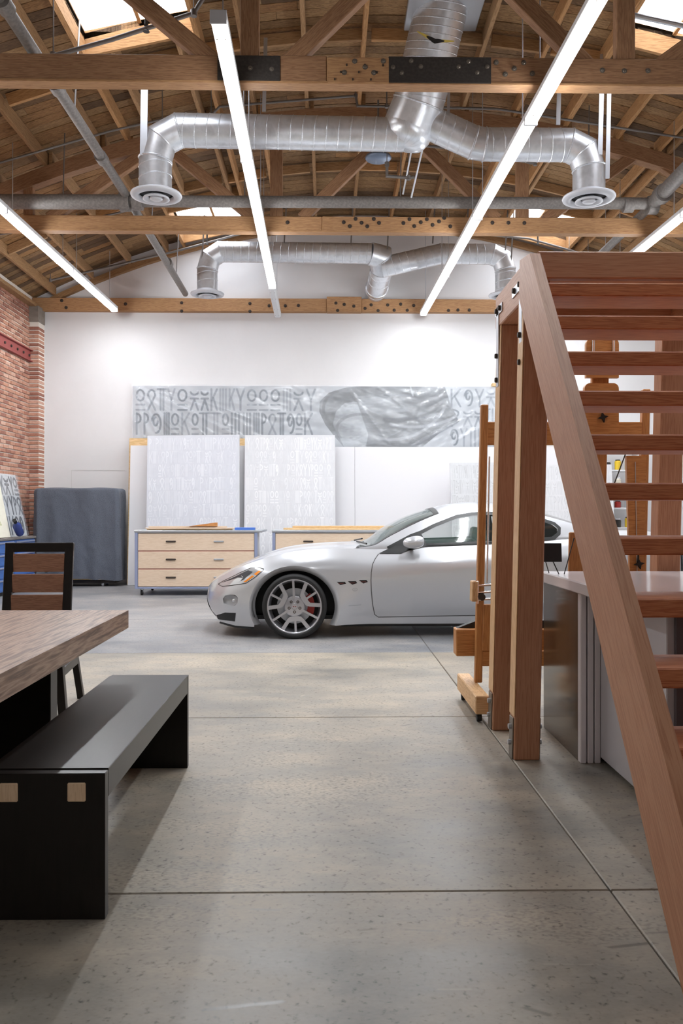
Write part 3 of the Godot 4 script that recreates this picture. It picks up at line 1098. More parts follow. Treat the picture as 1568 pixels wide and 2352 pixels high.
func build_pipes() -> void:
	var a := thing("sprinkler_main", "thick grey sprinkler main running across the hall under the roof", "pipe")
	var g := Geo.new()
	g.tube(PackedVector3Array([V(LEFT, 5.02, 10.42), V(-2.5, 5.03, 10.42)]), 0.088, 20)
	part("pipe", g, M.pipe, a)
	g = Geo.new()
	g.tube(PackedVector3Array([V(-2.5, 5.04, 10.42), V(4.05, 5.05, 10.42)]), 0.07, 20)
	part("pipe", g, M.pipe, a)
	for q in [[-2.45, 0.115], [-2.3, 0.1], [-4.2, 0.105], [3.7, 0.09], [4.0, 0.11]]:
		coupling(a, V(q[0], 5.03, 10.42), Vector3.RIGHT, q[1], 0.06)
	for x in [-4.4, -3.2, -1.0, 0.9, 3.2]:
		g = Geo.new()
		g.tube(PackedVector3Array([V(x, 5.1, 10.42), V(x + 0.02, arch(x) + 0.1, 10.42)]), 0.008, 6)
		part("hanger_rod", g, M.conduit, a)
	var b := thing("sprinkler_branch", "grey branch pipe running back along the left side of the roof", "pipe")
	g = Geo.new()
	g.tube(PackedVector3Array([V(-2.46, 5.12, 5.6), V(-2.43, 5.1, 10.4), V(-2.46, 5.06, 14.9)]), 0.052, 16)
	part("pipe", g, M.pipe, b)
	for zz in [6.5, 7.75, 9.3, 11.3, 13.2]:
		coupling(b, V(-2.44, 5.1, zz), Vector3.BACK, 0.066, 0.07)
	for zz in [6.0, 8.3, 11.9, 13.9]:
		g = Geo.new()
		g.tube(PackedVector3Array([V(-2.44, 5.14, zz), V(-2.4, arch(-2.4) + 0.1, zz + 0.05)]), 0.009, 6)
		part("hanger_rod", g, M.zinc, b)
	var c := thing("sprinkler_branch", "grey branch pipe running back along the right side of the roof", "pipe")
	g = Geo.new()
	g.tube(PackedVector3Array([V(3.98, 5.08, 8.6), V(4.0, 5.05, 10.42)]), 0.085, 16)
	part("pipe", g, M.pipe, c)
	g = Geo.new()
	g.tube(PackedVector3Array([V(4.0, 5.04, 10.42), V(4.02, 5.02, 14.9)]), 0.055, 16)
	part("pipe", g, M.pipe, c)
	coupling(c, V(4.0, 5.05, 10.1), Vector3.BACK, 0.11, 0.06)
	coupling(c, V(4.0, 5.04, 11.4), Vector3.BACK, 0.07, 0.06)
	# thin sprinkler lines and conduits under the joists: [label, radius, points]
	var lines := [
		["thin sprinkler line crossing in front of the near left skylight", 0.02, [V(-2.42, 5.3, 7.6), V(-1.9, 5.45, 7.6), V(-1.18, 5.69, 7.6), V(-1.1, 5.82, 7.6)]],
		["silver sprinkler line crossing below the near right skylight", 0.024, [V(2.7, 5.72, 7.6), V(3.3, 5.6, 7.6), V(4.4, 5.36, 7.6)]],
		["thin dark conduit rising from the left branch pipe to the roof top", 0.013, [V(-4.9, 4.95, 9.9), V(-2.5, 5.66, 9.9), V(-1.9, 5.8, 9.9)]],
		["slim conduit running across the middle of the roof", 0.014, [V(-1.35, 5.9, 10.0), V(-1.25, 6.0, 10.0), V(0.34, 6.14, 10.0), V(0.36, 6.02, 10.0), V(0.7, 6.02, 10.0), V(2.0, 6.0, 10.0), V(4.6, 5.62, 10.0)]],
		["dark thin pipe under the roof behind the right duct", 0.016, [V(1.0, 5.66, 10.2), V(1.7, 5.6, 10.2), V(2.5, 5.44, 10.2)]],
		["thin sprinkler line along the roof edge by the far left skylight", 0.018, [V(-4.6, 5.12, 14.3), V(-2.5, 5.62, 14.3), V(-1.2, 5.98, 14.3)]],
		["thin sprinkler line along the roof edge by the far right skylight", 0.018, [V(2.0, 5.98, 14.3), V(3.4, 5.86, 14.3), V(4.4, 5.58, 14.3)]],
		["long thin pipe crossing low under the left slope of the roof", 0.014, [V(LEFT, 5.0, 11.9), V(-3.6, 5.25, 11.9), V(-2.2, 5.58, 11.9)]],
		["dark bent pipe below the round grey ceiling vent", 0.018, [V(0.72, 5.42, 10.2), V(0.72, 5.28, 10.2), V(0.98, 5.26, 10.2), V(1.05, 5.27, 10.2)]],
	]
	for l in lines:
		var o := thing("conduit", l[0], "pipe")
		var r: float = l[1]
		g = Geo.new()
		g.tube(PackedVector3Array(l[2]), r, 10)
		part("pipe", g, M.zinc if r > 0.022 else M.conduit, o)
		var pts: Array = l[2]
		for k in pts.size():
			if k % 2 == 0:
				var p: Vector3 = pts[k]
				g = Geo.new()
				g.tube(PackedVector3Array([p - Vector3(0, r * 1.4, 0), p + Vector3(0, r * 1.4, 0)]), r * 1.5, 8)
				part("fitting", g, M.conduit, o)
				g = Geo.new()
				g.tube(PackedVector3Array([p, Vector3(p.x, arch(p.x) + 0.03, p.z)]), 0.006, 6)
				part("hanger_rod", g, M.conduit, o)
	for q in [[-1.6, 7.6, 5.55], [3.55, 14.3, 5.8], [-2.0, 14.3, 5.76], [1.35, 10.0, 5.96]]:
		var o := thing("fire_sprinkler", ["dark sprinkler head under the near left skylight", "sprinkler head under the far right skylight", "sprinkler head under the far left skylight", "sprinkler head in the middle of the roof"][taken.get("fire_sprinkler", -1) + 1], "sprinkler")
		g = Geo.new()
		g.tube(PackedVector3Array([V(q[0], q[2], q[1]), V(q[0], q[2] + 0.22, q[1])]), 0.014, 8)
		part("drop", g, M.iron, o)
		g = Geo.new()
		g.lathe(PackedVector2Array([Vector2(0.0, -0.03), Vector2(0.03, -0.03), Vector2(0.012, 0.0), Vector2(0.022, 0.03)]), 10, at(V(q[0], q[2], q[1])))
		part("head", g, M.iron, o)
	var v := thing("ceiling_vent", "round blue-grey metal cap hung high under the middle of the roof", "vent", V(0.64, 5.66, 10.6))
	g = Geo.new()
	g.lathe(PackedVector2Array([Vector2(0, -0.02), Vector2(0.15, -0.02), Vector2(0.165, 0.0), Vector2(0.15, 0.03), Vector2(0.0, 0.05)]), 28, Transform3D(), true)
	part("cap", g, mat(col(120, 134, 156), 0.4, 0.5), v)
	g = Geo.new()
	g.tube(PackedVector3Array([Vector3(0, 0.03, 0), Vector3(0, 0.72, 0)]), 0.012, 8)
	part("stem", g, M.conduit, v)
	g = Geo.new()
	g.tube(PackedVector3Array([V(1.02, 5.06, 10.3), V(1.22, 5.95, 9.8)]), 0.012, 8)
	g.tube(PackedVector3Array([V(0.92, 5.1, 10.3), V(1.08, 5.95, 9.8)]), 0.012, 8)
	tag(part("cable_drop", g, M.zinc, self), "pair of slim steel cables slanting down beside the big duct", "cable")

func strip_light(x: float, z0: float, z1: float, lit: bool, label: String, power: float, dx := 0.0) -> void:
	var y := 4.70
	var l := z1 - z0
	var o := thing("strip_light", label, "lamp", V(x, y, (z0 + z1) * 0.5), -atan2(dx, l), "hanging fluorescent strip lights")
	var g := Geo.new()
	g.box(Vector3(0.115, 0.05, l - 0.006), at(Vector3(0, 0.045, 0)), 0.006)
	part("housing", g, M.lamp_white, o)
	g = Geo.new()
	g.prism(PackedVector2Array([Vector2(-0.056, 0.02), Vector2(-0.052, -0.012), Vector2(-0.034, -0.03), Vector2(0.034, -0.03), Vector2(0.052, -0.012), Vector2(0.056, 0.02)]), l - 0.03, at(Vector3(0, 0, -(l - 0.03) * 0.5)))
	part("lens", g, M.lamp_glow if lit else M.lamp_white, o)
	for s in [-1.0, 1.0]:
		g = Geo.new()
		g.box(Vector3(0.118, 0.1, 0.014), at(Vector3(0, 0.02, s * (l * 0.5 - 0.008))), 0.004)
		part("end_cap", g, M.diffuser, o)
		g = Geo.new()
		var hz: float = s * (l * 0.5 - 0.3)
		g.tube(PackedVector3Array([Vector3(0, 0.07, hz), Vector3(0, arch(x) - y + 0.02, hz)]), 0.005, 6)
		part("hanger_rod", g, M.zinc, o)
		for e in [-0.2, -0.6]:
			for k in [-0.03, 0.03]:
				g = Geo.new()
				g.lathe(PackedVector2Array([Vector2(0, -0.004), Vector2(0.006, -0.003), Vector2(0.006, 0.004)]), 8, at(Vector3(k, -0.03, s * (l * 0.5 + e))))
				part("screw", g, M.bolt, o)
	if lit:
		var a := AreaLight3D.new()
		a.name = "glow"
		a.area_size = Vector2(0.08, l - 0.06)
		a.light_energy = power
		a.light_color = Color(0.97, 0.985, 1.0)
		a.area_range = 30.0
		a.shadow_enabled = true
		o.add_child(a)
		a.position = Vector3(0, -0.036, 0)
		a.rotation = Vector3(-PI / 2, 0, 0)
		for e in [-0.3, 0.3]:                               # the bare tubes also throw light sideways and up
			var b := OmniLight3D.new()
			b.name = "tube_glow"
			b.light_energy = power * 0.07
			b.light_color = Color(0.97, 0.985, 1.0)
			b.light_size = 0.04
			b.omni_range = 30.0
			b.omni_attenuation = 2.0
			b.shadow_enabled = true
			o.add_child(b, true)
			b.position = Vector3(0, -0.085, e * l)

func build_lamps() -> void:
	var order := ["first", "second", "third", "fourth", "fifth"]
	var rows := [
		["at the left wall, its near pair added as fill", -3.8, 2.58, 5, 2.41, 0.04],  # nearest two are out of view, added to light the foreground
		["left of the big duct", -0.77, 5.97, 3, 2.37, -0.025],
		["right of the big duct", 1.86, 2.62, 5, 2.44, -0.04],
		["above the stairs, its near pair added as fill", 4.22, 2.58, 5, 2.41, -0.03],  # near two likewise unseen, added for foreground light
		["behind the camera, added as unseen fill", -0.9, -4.6, 2, 2.41, 0.0],  # row added to brighten the bench end and stair foot
	]
	for r in rows:
		for k in r[3]:
			var z0: float = r[2] + k * r[4]
			strip_light(r[1] + r[5] * k, z0, z0 + r[4], true, "%s strip light, counted from the near end, of the row %s" % [order[k], r[0]], LAMP * (0.28 if z0 < 0.0 else (0.45 if z0 < 5.0 else 1.0)), r[5])
	strip_light(-0.85, 13.08, 15.0, false, "unlit strip light at the far end of the row left of the big duct", 0.0, -0.02)

# ------------------------------------------------------------------ art and furniture along the end wall
func canvas_tex(seed_: int, base: Color, ink: Color, rows: int, a0: float, a1: float) -> ImageTexture:
	var im := blank(480, 528, base, 0.03, seed_, 0.03)
	glyph_rows(im, Rect2(8, 6, 464, 516), rows, 24.0, 2.6, ink, a0, a1, seed_)
	return ImageTexture.create_from_image(im)

func leaning(called: String, label: String, cat: String, x0: float, x1: float, h: float, z_base: float, z_top: float, th: float, face: Material, edge: Material, twist := 0.0, group := "") -> Node3D:
	# a stretched canvas or board that stands on the floor and leans back
	var lean := asin(clampf((z_top - z_base) / h, -1, 1))
	var o := thing(called, label, cat, V((x0 + x1) * 0.5, 0.0, z_base), 0.0, group)
	var tilt := Basis.from_euler(Vector3(-lean, 0, twist))
	var w := x1 - x0
	var g := Geo.new()
	g.box(Vector3(w, h, th), Transform3D(tilt, tilt * Vector3(0, h * 0.5, -th * 0.5)), 0.006)
	part("stretcher", g, edge, o)
	g = Geo.new()
	var a := tilt * Vector3(-w * 0.5 + 0.003, 0.003, 0.002)
	var b := tilt * Vector3(w * 0.5 - 0.003, 0.003, 0.002)
	var c := tilt * Vector3(w * 0.5 - 0.003, h - 0.003, 0.002)
	var d := tilt * Vector3(-w * 0.5 + 0.003, h - 0.003, 0.002)
	g.quad(a, b, c, d, tilt * Vector3.BACK, Vector2(0, 1), Vector2(1, 1), Vector2(1, 0), Vector2(0, 0))
	part("painted_face", g, face, o)
	return o

func build_art() -> void:
	# long painting wrapped in clear film
	var im := blank(1500, 240, Color(0.73, 0.745, 0.765), 0.08, 5, 0.012)
	var ink := Color(0.42, 0.45, 0.48)
	glyph_rows(im, Rect2(10, 6, 670, 190), 2, 42.0, 4.6, ink, 0.35, 0.8, 41)
	glyph_rows(im, Rect2(10, 200, 670, 90), 1, 42.0, 4.6, ink, 0.35, 0.8, 42)
	glyph_rows(im, Rect2(1200, 6, 300, 234), 3, 46.0, 4.4, ink, 0.3, 0.65, 43)
	var F := FastNoiseLite.new()
	F.seed = 9
	F.frequency = 0.008
	F.domain_warp_enabled = true
	F.domain_warp_amplitude = 60.0
	var body := PackedVector2Array([Vector2(706, 60), Vector2(740, 26), Vector2(800, 6), Vector2(880, -4), Vector2(1180, -4), Vector2(1200, 60), Vector2(1236, 138), Vector2(1170, 176), Vector2(1090, 244), Vector2(800, 244), Vector2(760, 196), Vector2(726, 150), Vector2(704, 100)])
	var glow_ := PackedVector2Array([Vector2(756, 150), Vector2(768, 100), Vector2(800, 66), Vector2(846, 60), Vector2(866, 120), Vector2(890, 190), Vector2(880, 244), Vector2(800, 244)])
	for y in 240:                                          # a large soft shape of grey drapery
		for x in range(690, 1245):
			var p := Vector2(x, y)
			if Geometry2D.is_point_in_polygon(p, body):
				var k := F.get_noise_2d(x * 0.55 + y * 0.5, y * 1.5 - x * 0.25)
				var v := 0.52 + k * 0.22
				if Geometry2D.is_point_in_polygon(p, glow_):
					v += 0.13
				im.set_pixel(x, y, im.get_pixel(x, y).lerp(Color(v, v * 1.025, v * 1.05), 0.93))
	for q in [[930, 20, 160, 190, 0.2, 1.4, 0.46], [980, -40, 230, 250, 0.5, 1.9, 0.7], [1010, 30, 170, 100, 0.4, 2.4, 0.45], [860, 170, 90, 60, 2.6, 5.2, 0.47], [1060, -30, 260, 190, 0.9, 1.9, 0.72], [780, 90, 60, 70, 2.6, 4.6, 0.45]]:
		arc_dab(im, Vector2(q[0], q[1]), Vector2(q[2], q[3]), q[4], q[5], 7.0, Color(q[6], q[6] * 1.02, q[6] * 1.05), 0.4)
	for k in 9:
		dab(im, Vector2(960 + k * 24, 126 + 3 * sin(k * 2.0)), Vector2(985 + k * 24, 126 + 4 * sin(k * 2.0 + 2.0)), 4.0, Color(0.42, 0.44, 0.47), 0.5)
	dab(im, Vector2(1060, 236), Vector2(1225, 140), 9.0, Color(0.45, 0.47, 0.50), 0.5)
	dab(im, Vector2(950, 34), Vector2(1050, 36), 4.0, Color(0.45, 0.47, 0.50), 0.6)
	dab(im, Vector2(1050, 0), Vector2(1060, 36), 4.0, Color(0.8, 0.82, 0.84), 0.5)
	var paint := mat(Color.WHITE, 0.7, 0.0, ImageTexture.create_from_image(im))
	var x0 := -3.44
	var x1 := 3.6
	var o := thing("mural_painting", "long grey painting of invented signs and draped folds, wrapped in clear plastic film", "painting", V(0, 0, 0))
	var g := Geo.new()
	g.bx(V(x0, 2.42, BACK - 0.1), V(x1, 3.5, BACK - 0.02), 0.01)
	part("stretcher", g, M.white_board, o)
	g = Geo.new()
	g.quad(V(x0, 2.42, BACK - 0.103), V(x1, 2.42, BACK - 0.103), V(x1, 3.5, BACK - 0.103), V(x0, 3.5, BACK - 0.103), Vector3.BACK, Vector2(0, 1), Vector2(1, 1), Vector2(1, 0), Vector2(0, 0))
	part("painted_face", g, paint, o)
	var W := FastNoiseLite.new()
	W.seed = 12
	W.frequency = 1.4
	W.fractal_octaves = 4
	var folds := [[Vector2(x0, 3.5), Vector2(x0 + 2.3, 2.42), 0.05], [Vector2(x0, 3.5), Vector2(x0 + 1.0, 2.40), 0.045], [Vector2(x0 + 0.02, 3.45), Vector2(x0 + 0.35, 2.40), 0.04], [Vector2(x0 + 0.5, 3.5), Vector2(x0 + 2.1, 2.9), 0.035],
		[Vector2(0.35, 3.5), Vector2(1.15, 2.42), 0.05], [Vector2(0.9, 3.5), Vector2(1.9, 2.7), 0.035], [Vector2(1.5, 2.42), Vector2(2.6, 3.0), 0.04], [Vector2(2.1, 2.42), Vector2(3.2, 3.0), 0.04], [Vector2(2.5, 2.42), Vector2(3.4, 2.9), 0.035]]
	var film := func(u: float, w: float) -> Vector3:
		var x := lerpf(x0 - 0.02, x1 + 0.02, u)
		var y := lerpf(2.40, 3.52, w)
		var up := 0.0
		for f in folds:
			var o2: Vector2 = f[0]
			var dr: Vector2 = (f[1] - o2)
			var l := dr.length()
			dr /= l
			var r := Vector2(x, y) - o2
			var along := r.dot(dr) / l
			if along > -0.02 and along < 1.05:
				var wd: float = f[2] * (0.35 + 0.9 * sin(clampf(along, 0, 1) * PI))
				var off := absf(r.dot(dr.orthogonal()) + 0.015 * W.get_noise_2d(x * 2.0, y * 2.0))
				up = maxf(up, maxf(0.0, wd - off) * 0.65)
		var cd := Vector2(x - x0 + 0.05, 3.56 - y)
		var cr := cd.length()
		up += 0.075 * absf(W.get_noise_2d(cd.angle() * 4.5, cr * 0.35)) * clampf(cr * 1.5, 0.0, 1.0) * clampf(2.0 - cr * 0.7, 0.0, 1.0)
		up += 0.05 * absf(W.get_noise_2d((x + y) * 0.5 + 9.0, (y - x * 0.7) * 1.6)) * smoothstep(1.2, 2.2, x)
		return V(x, y, BACK - 0.112 - up - 0.03 * absf(W.get_noise_2d(x * 0.9 + y * 0.8, y * 1.8)))
	g = Geo.new()
	g.sheet(film, 260, 48, Vector3.BACK)
	part("plastic_wrap", g, M.plastic, o, "clear wrinkled plastic film")
	g = Geo.new()
	g.bx(V(2.95, 3.5, BACK - 0.14), V(3.5, 3.56, BACK - 0.02), 0.004)
	part("top_batten", g, M.cardboard, o, "brown batten on the top edge")

	# big white boards standing under it
	var wb: StandardMaterial3D = M.white_board
	var s := leaning("wooden_stretcher", "large wooden stretcher frame whose brown top rail shows behind the white board on the left", "stretcher", -3.46, -1.16, 2.56, 14.84, 15.02, 0.03, M.pale_wood, M.pale_wood)
	s.get_child(1).name = "panel"
	leaning("white_board", "tall blank white board leaning left of the two white canvases", "board", -3.42, -1.30, 2.43, 14.72, 14.94, 0.05, wb, wb)
	leaning("white_board", "tall blank white board behind the right white canvas, up to the seam", "board", -1.28, 0.492, 2.42, 14.78, 15.02, 0.05, wb, wb)
	leaning("white_board", "widest blank white board, behind the car roof", "board", 0.493, 3.3, 2.42, 14.78, 15.02, 0.05, wb, wb)
	leaning("white_board", "blank white board with a yellow wood top, seen behind the stairs", "board", 3.34, 4.72, 2.42, 14.8, 15.0, 0.05, wb, M.pale_wood)
	# two white-on-white canvases
	var c1 := canvas_tex(71, Color(0.80, 0.81, 0.84), Color(0.87, 0.878, 0.90), 11, 0.1, 0.85)
	var c2 := canvas_tex(72, Color(0.825, 0.83, 0.845), Color(0.905, 0.908, 0.918), 11, 0.05, 0.9)
	var c3 := canvas_tex(73, Color(0.80, 0.805, 0.815), Color(0.72, 0.725, 0.735), 8, 0.3, 0.8)
	leaning("white_canvas", "white canvas with raised white signs, standing behind the left drawer cabinet", "canvas", -3.05, -1.47, 2.6, 14.42, 14.72, 0.05, mat(Color.WHITE, 0.6, 0.0, c1), M.white_board, 0.012)
	leaning("white_canvas", "white canvas with brighter white signs, standing behind the gap between the cabinets", "canvas", -1.4, 0.15, 2.6, 14.42, 14.7, 0.05, mat(Color.WHITE, 0.6, 0.0, c2), M.white_board, 0.003)
	leaning("grey_canvas", "small pale grey canvas of signs leaning behind the car roof", "canvas", 2.1, 3.0, 2.12, 14.1, 14.4, 0.04, mat(Color.WHITE, 0.65, 0.0, c3), M.white_board, 0.01)
	leaning("grey_canvas", "pale grey canvas of signs seen between the post and the stringer", "canvas", 3.66, 4.9, 2.1, 14.3, 14.6, 0.04, mat(Color.WHITE, 0.65, 0.0, canvas_tex(74, Color(0.84, 0.84, 0.85), Color(0.78, 0.78, 0.79), 8, 0.3, 0.8)), M.white_board, 0.0)

	# covered rack
	var cov := thing("covered_rack", "tall rack draped in a dark grey moving blanket, in the corner by the brick pier", "rack", V(-4.22, 0, 14.72))
	g = Geo.new()
	g.box(Vector3(1.34, 1.42, 0.42), at(Vector3(0, 0.9, 0)), 0.05)
	part("stored_panels", g, M.espresso, cov)
	var N := FastNoiseLite.new()
	N.seed = 77
	N.frequency = 1.6
	var drape := func(u: float, w: float) -> Vector3:
		# around the rack: left side, front, right side; from the hem to the middle of the top
		var hw := 0.70
		var hd := 0.24
		var per := 2.0 * hd * 2.0 + 2.0 * hw
		var s_ := u * per
		var p := Vector2.ZERO
		var out := Vector2.ZERO
		if s_ < 2.0 * hd:
			p = Vector2(-hw, -hd + s_)
			out = Vector2(-1, 0)
		elif s_ < 2.0 * hd + 2.0 * hw:
			p = Vector2(-hw + (s_ - 2.0 * hd), hd)
			out = Vector2(0, 1)
		else:
			p = Vector2(hw, hd - (s_ - 2.0 * hd - 2.0 * hw))
			out = Vector2(1, 0)
		var cx := clampf(1.0 - (hw - absf(p.x)) / 0.05, 0.0, 1.0) * clampf(1.0 - (hd - absf(p.y)) / 0.05, 0.0, 1.0)
		p -= Vector2(signf(p.x), signf(p.y)) * 0.02 * cx
		var hem := 0.15 + 0.06 * clampf(p.x + 0.2, 0.0, 1.0) * -1.0 + 0.02 * N.get_noise_1d(s_ * 2.0)
		var k := minf(w / 0.86, 1.0)
		var y := lerpf(hem, 1.66, k)
		var fold := (sin(s_ * 17.0 + 2.0 * N.get_noise_2d(s_, k)) * 0.5 + sin(s_ * 7.0 + k * 1.5) * 0.6) * 0.034 * (1.1 - k) + 0.045 * pow(absf(sin((s_ - 0.95) * 3.1 + k * 0.25)), 10.0)
		p += out * (fold + 0.008 * N.get_noise_2d(s_ * 3.0, y * 3.0))
		if w > 0.86:
			var m := (w - 0.86) / 0.14
			p = p * (1.0 - m * 0.999)
			y = 1.66 + 0.02 * sin(m * PI * 0.5) - 0.015 * cos(p.x * 6.0) * m
		elif k > 0.93:
			var m := (k - 0.93) / 0.07
			p *= 1.0 - 0.03 * m * m
		return Vector3(p.x, y, p.y)
	g = Geo.new()
	g.sheet(drape, 130, 54, Vector3(0, 0.2, 1), Vector2(2.2, 1.7))
	part("blanket", g, M.felt, cov)
	g = Geo.new()
	g.box(Vector3(1.2, 0.035, 0.06), at(Vector3(0.05, 0.13, 0.18)), 0.004, ruv())
	part("dolly_board", g, M.pale_wood, cov, "pale dolly board")
	g = Geo.new()
	g.box(Vector3(1.3, 0.05, 0.4), at(Vector3(0.0, 0.085, 0.0)), 0.004, ruv())
	part("dolly_deck", g, M.espresso, cov)
	for q in [[-0.5, 0.12], [0.42, 0.14], [-0.5, -0.14], [0.42, -0.14]]:
		g = Geo.new()
		g.lathe(PackedVector2Array([Vector2(0.0, -0.02), Vector2(0.034, -0.02), Vector2(0.036, 0.0), Vector2(0.034, 0.02), Vector2(0.0, 0.02)]), 14, at(Vector3(q[0], 0.036, q[1]), Vector3(0, 0, PI / 2)))
		part("caster", g, M.steel_dull, cov)

	for k in 2:
		drawer_cabinet([-2.87, -0.80][k], 1.80, 12.92, ["maple drawer cabinet on casters, left of the silver car", "maple drawer cabinet half hidden behind the car bonnet"][k])
	# loose things on the cabinets
	o = thing("wood_offcuts", "flat bundle of pale wood offcuts along the left cabinet top", "wood", V(-2.0, 0.985, 13.2))
	for k in 5:
		g = Geo.new()
		g.box(Vector3(1.0 + 0.1 * k, 0.018, 0.06), at(Vector3(-0.22 + 0.04 * k, 0.01 + 0.018 * (k % 3), -0.1 + 0.05 * k), Vector3(0, 0.03 * (k - 2), 0.0)), 0.003, ruv())
		part("batten", g, M.pale_wood if k % 2 else M.maple, o)
	o = part("wood_wedge", Geo.new(), M.fir_red, self) if false else thing("wood_wedge", "orange-brown wood wedge lying on the offcuts of the left cabinet", "wood", V(-1.9, 1.042, 13.2))
	g = Geo.new()
	g.prism(PackedVector2Array([Vector2(-0.22, 0.0), Vector2(0.22, 0.0), Vector2(0.22, 0.055), Vector2(0.18, 0.055)]), 0.08)
	part("wedge", g, M.easel, o)
	o = thing("tape_box", "small flat blue box at the right end of the left cabinet top", "box", V(-1.24, 0.985, 13.0))
	g = Geo.new()
	g.box(Vector3(0.3, 0.04, 0.16), at(Vector3(0, 0.02, 0)), 0.005)
	part("body", g, M.blue_tape, o)
	g = Geo.new()
	g.box(Vector3(0.302, 0.006, 0.162), at(Vector3(0, 0.036, 0)), 0.002)
	part("lid", g, M.blue_tape, o)
	o = thing("plank_stack", "yellow-brown planks laid along the right cabinet top", "wood", V(0.22, 0.985, 13.2))
	for k in 3:
		g = Geo.new()
		g.box(Vector3(1.78 - 0.1 * k, 0.03, 0.14), at(Vector3(0.02 * k, 0.015 + 0.03 * (k / 2), -0.08 + 0.15 * (k % 2))), 0.004, ruv())
		part("plank", g, M.pale_wood, o)
	# shelf of jars glimpsed through the stairs
	o = thing("wall_shelf", "white open shelf with jars against the end wall, seen through the stairs", "shelf", V(5.1, 0, 14.9))
	for y in [0.5, 0.98, 1.32, 1.64, 1.98, 2.36]:
		g = Geo.new()
		g.box(Vector3(0.62, 0.03, 0.28), at(Vector3(0, y, 0)), 0.004)
		part("shelf_board", g, M.white_board, o)
	for x in [-0.32, 0.32]:
		g = Geo.new()
		g.box(Vector3(0.03, 2.4, 0.28), at(Vector3(x, 1.2, 0)), 0.004)
		part("side_panel", g, M.white_board, o)
	var jc := [col(226, 190, 50), col(40, 36, 34), col(226, 190, 50), col(196, 164, 60), col(150, 40, 36), col(180, 184, 188), col(60, 60, 62), col(222, 214, 196)]
	var jn := 0
	for y in [0.995, 1.335, 1.655, 1.995]:
		for k in 3:
			var nm: String = ["yellow jar", "black jar", "ochre jar", "yellow bottle", "red jar", "grey jar", "dark bottle", "cream jar"][jn % 8]
			var row: String = ["lowest", "second", "third", "top"][jn / 3]
			var j := thing("jar", "%s on the %s shelf against the end wall, %s" % [nm, row, ["at its left", "in its middle", "at its right"][k]], "jar", V(4.9 + 0.18 * k, y, 14.82), 0.0, "jars on the white shelf")
			var hh := 0.12 + 0.03 * ((jn * 5) % 4)
			g = Geo.new()
			g.lathe(PackedVector2Array([Vector2(0, 0), Vector2(0.05, 0), Vector2(0.055, 0.01), Vector2(0.055, hh * 0.8), Vector2(0.04, hh * 0.9), Vector2(0, hh * 0.9)]), 14)
			part("body", g, mat(jc[jn % 8], 0.35), j)
			g = Geo.new()
			g.lathe(PackedVector2Array([Vector2(0.042, hh * 0.88), Vector2(0.042, hh), Vector2(0, hh)]), 12)
			part("lid", g, M.white_board if jn % 2 else M.black, j)
			jn += 1

func drawer_cabinet(x: float, w: float, z: float, label: String) -> void:
	var o := thing("drawer_cabinet", label, "cabinet", V(x + w * 0.5, 0, z), 0.0, "maple drawer cabinets")
	var d := 0.95
	var g := Geo.new()
	g.bx(Vector3(-w * 0.5 + 0.02, 0.11, -d), Vector3(w * 0.5 - 0.02, 0.95, -0.03), 0.003, ruv())
	part("body", g, M.white_board, o)
	g = Geo.new()
	g.bx(Vector3(-w * 0.5 - 0.03, 0.95, -d - 0.01), Vector3(w * 0.5 + 0.1, 0.985, 0.02), 0.004)
	part("top", g, M.zinc, o, "grey metal-edged top")
	for s in [-1.0, 1.0]:
		g = Geo.new()
		g.bx(Vector3(s * w * 0.5 - 0.022, 0.1, -0.04), Vector3(s * w * 0.5 + 0.022, 0.95, 0.012), 0.003)
		part("corner_post", g, M.blue_trim, o)
	g = Geo.new()
	g.bx(Vector3(-w * 0.5, 0.1, -d), Vector3(w * 0.5, 0.125, 0.008), 0.003)
	part("bottom_rail", g, M.blue_trim, o)
	for k in 3:
		var y0 := 0.135 + k * 0.272
		g = Geo.new()
		g.bx(Vector3(-w * 0.5 + 0.026, y0, -0.03), Vector3(w * 0.5 - 0.026, y0 + 0.256, 0.0), 0.003, ruv())
		var f := part("drawer", g, M.maple, o)
		if k < 2:
			g = Geo.new()
			g.bx(Vector3(-w * 0.5 + 0.026, y0 + 0.256, -0.03), Vector3(w * 0.5 - 0.026, y0 + 0.272, -0.006))
			part("red_edge", g, M.red_edge, f)
		for hx in [-0.38, 0.34]:
			g = Geo.new()
			g.bx(Vector3(hx - 0.075, y0 + 0.125, 0.0), Vector3(hx + 0.075, y0 + 0.15, 0.022), 0.006)
			part("handle", g, M.dark_bolt if hx < 0 else M.steel_dull, f)
	for s in [-1.0, 1.0]:
		for e in [-0.07, -d + 0.1]:
			var p := Vector3(s * (w * 0.5 - 0.07), 0.04, e)
			g = Geo.new()
			g.lathe(PackedVector2Array([Vector2(0.0, -0.016), Vector2(0.036, -0.016), Vector2(0.04, -0.008), Vector2(0.04, 0.008), Vector2(0.036, 0.016), Vector2(0.0, 0.016)]), 16, at(p, Vector3(0, 0, PI / 2)))
			var c := part("caster", g, M.rubber, o)
			g = Geo.new()
			g.bx(p + Vector3(-0.022, 0.0, -0.02), p + Vector3(-0.017, 0.065, 0.02))
			g.bx(p + Vector3(0.017, 0.0, -0.02), p + Vector3(0.022, 0.065, 0.02))
			g.bx(p + Vector3(-0.03, 0.06, -0.03), p + Vector3(0.03, 0.067, 0.03))
			part("fork", g, M.steel_dull, c)

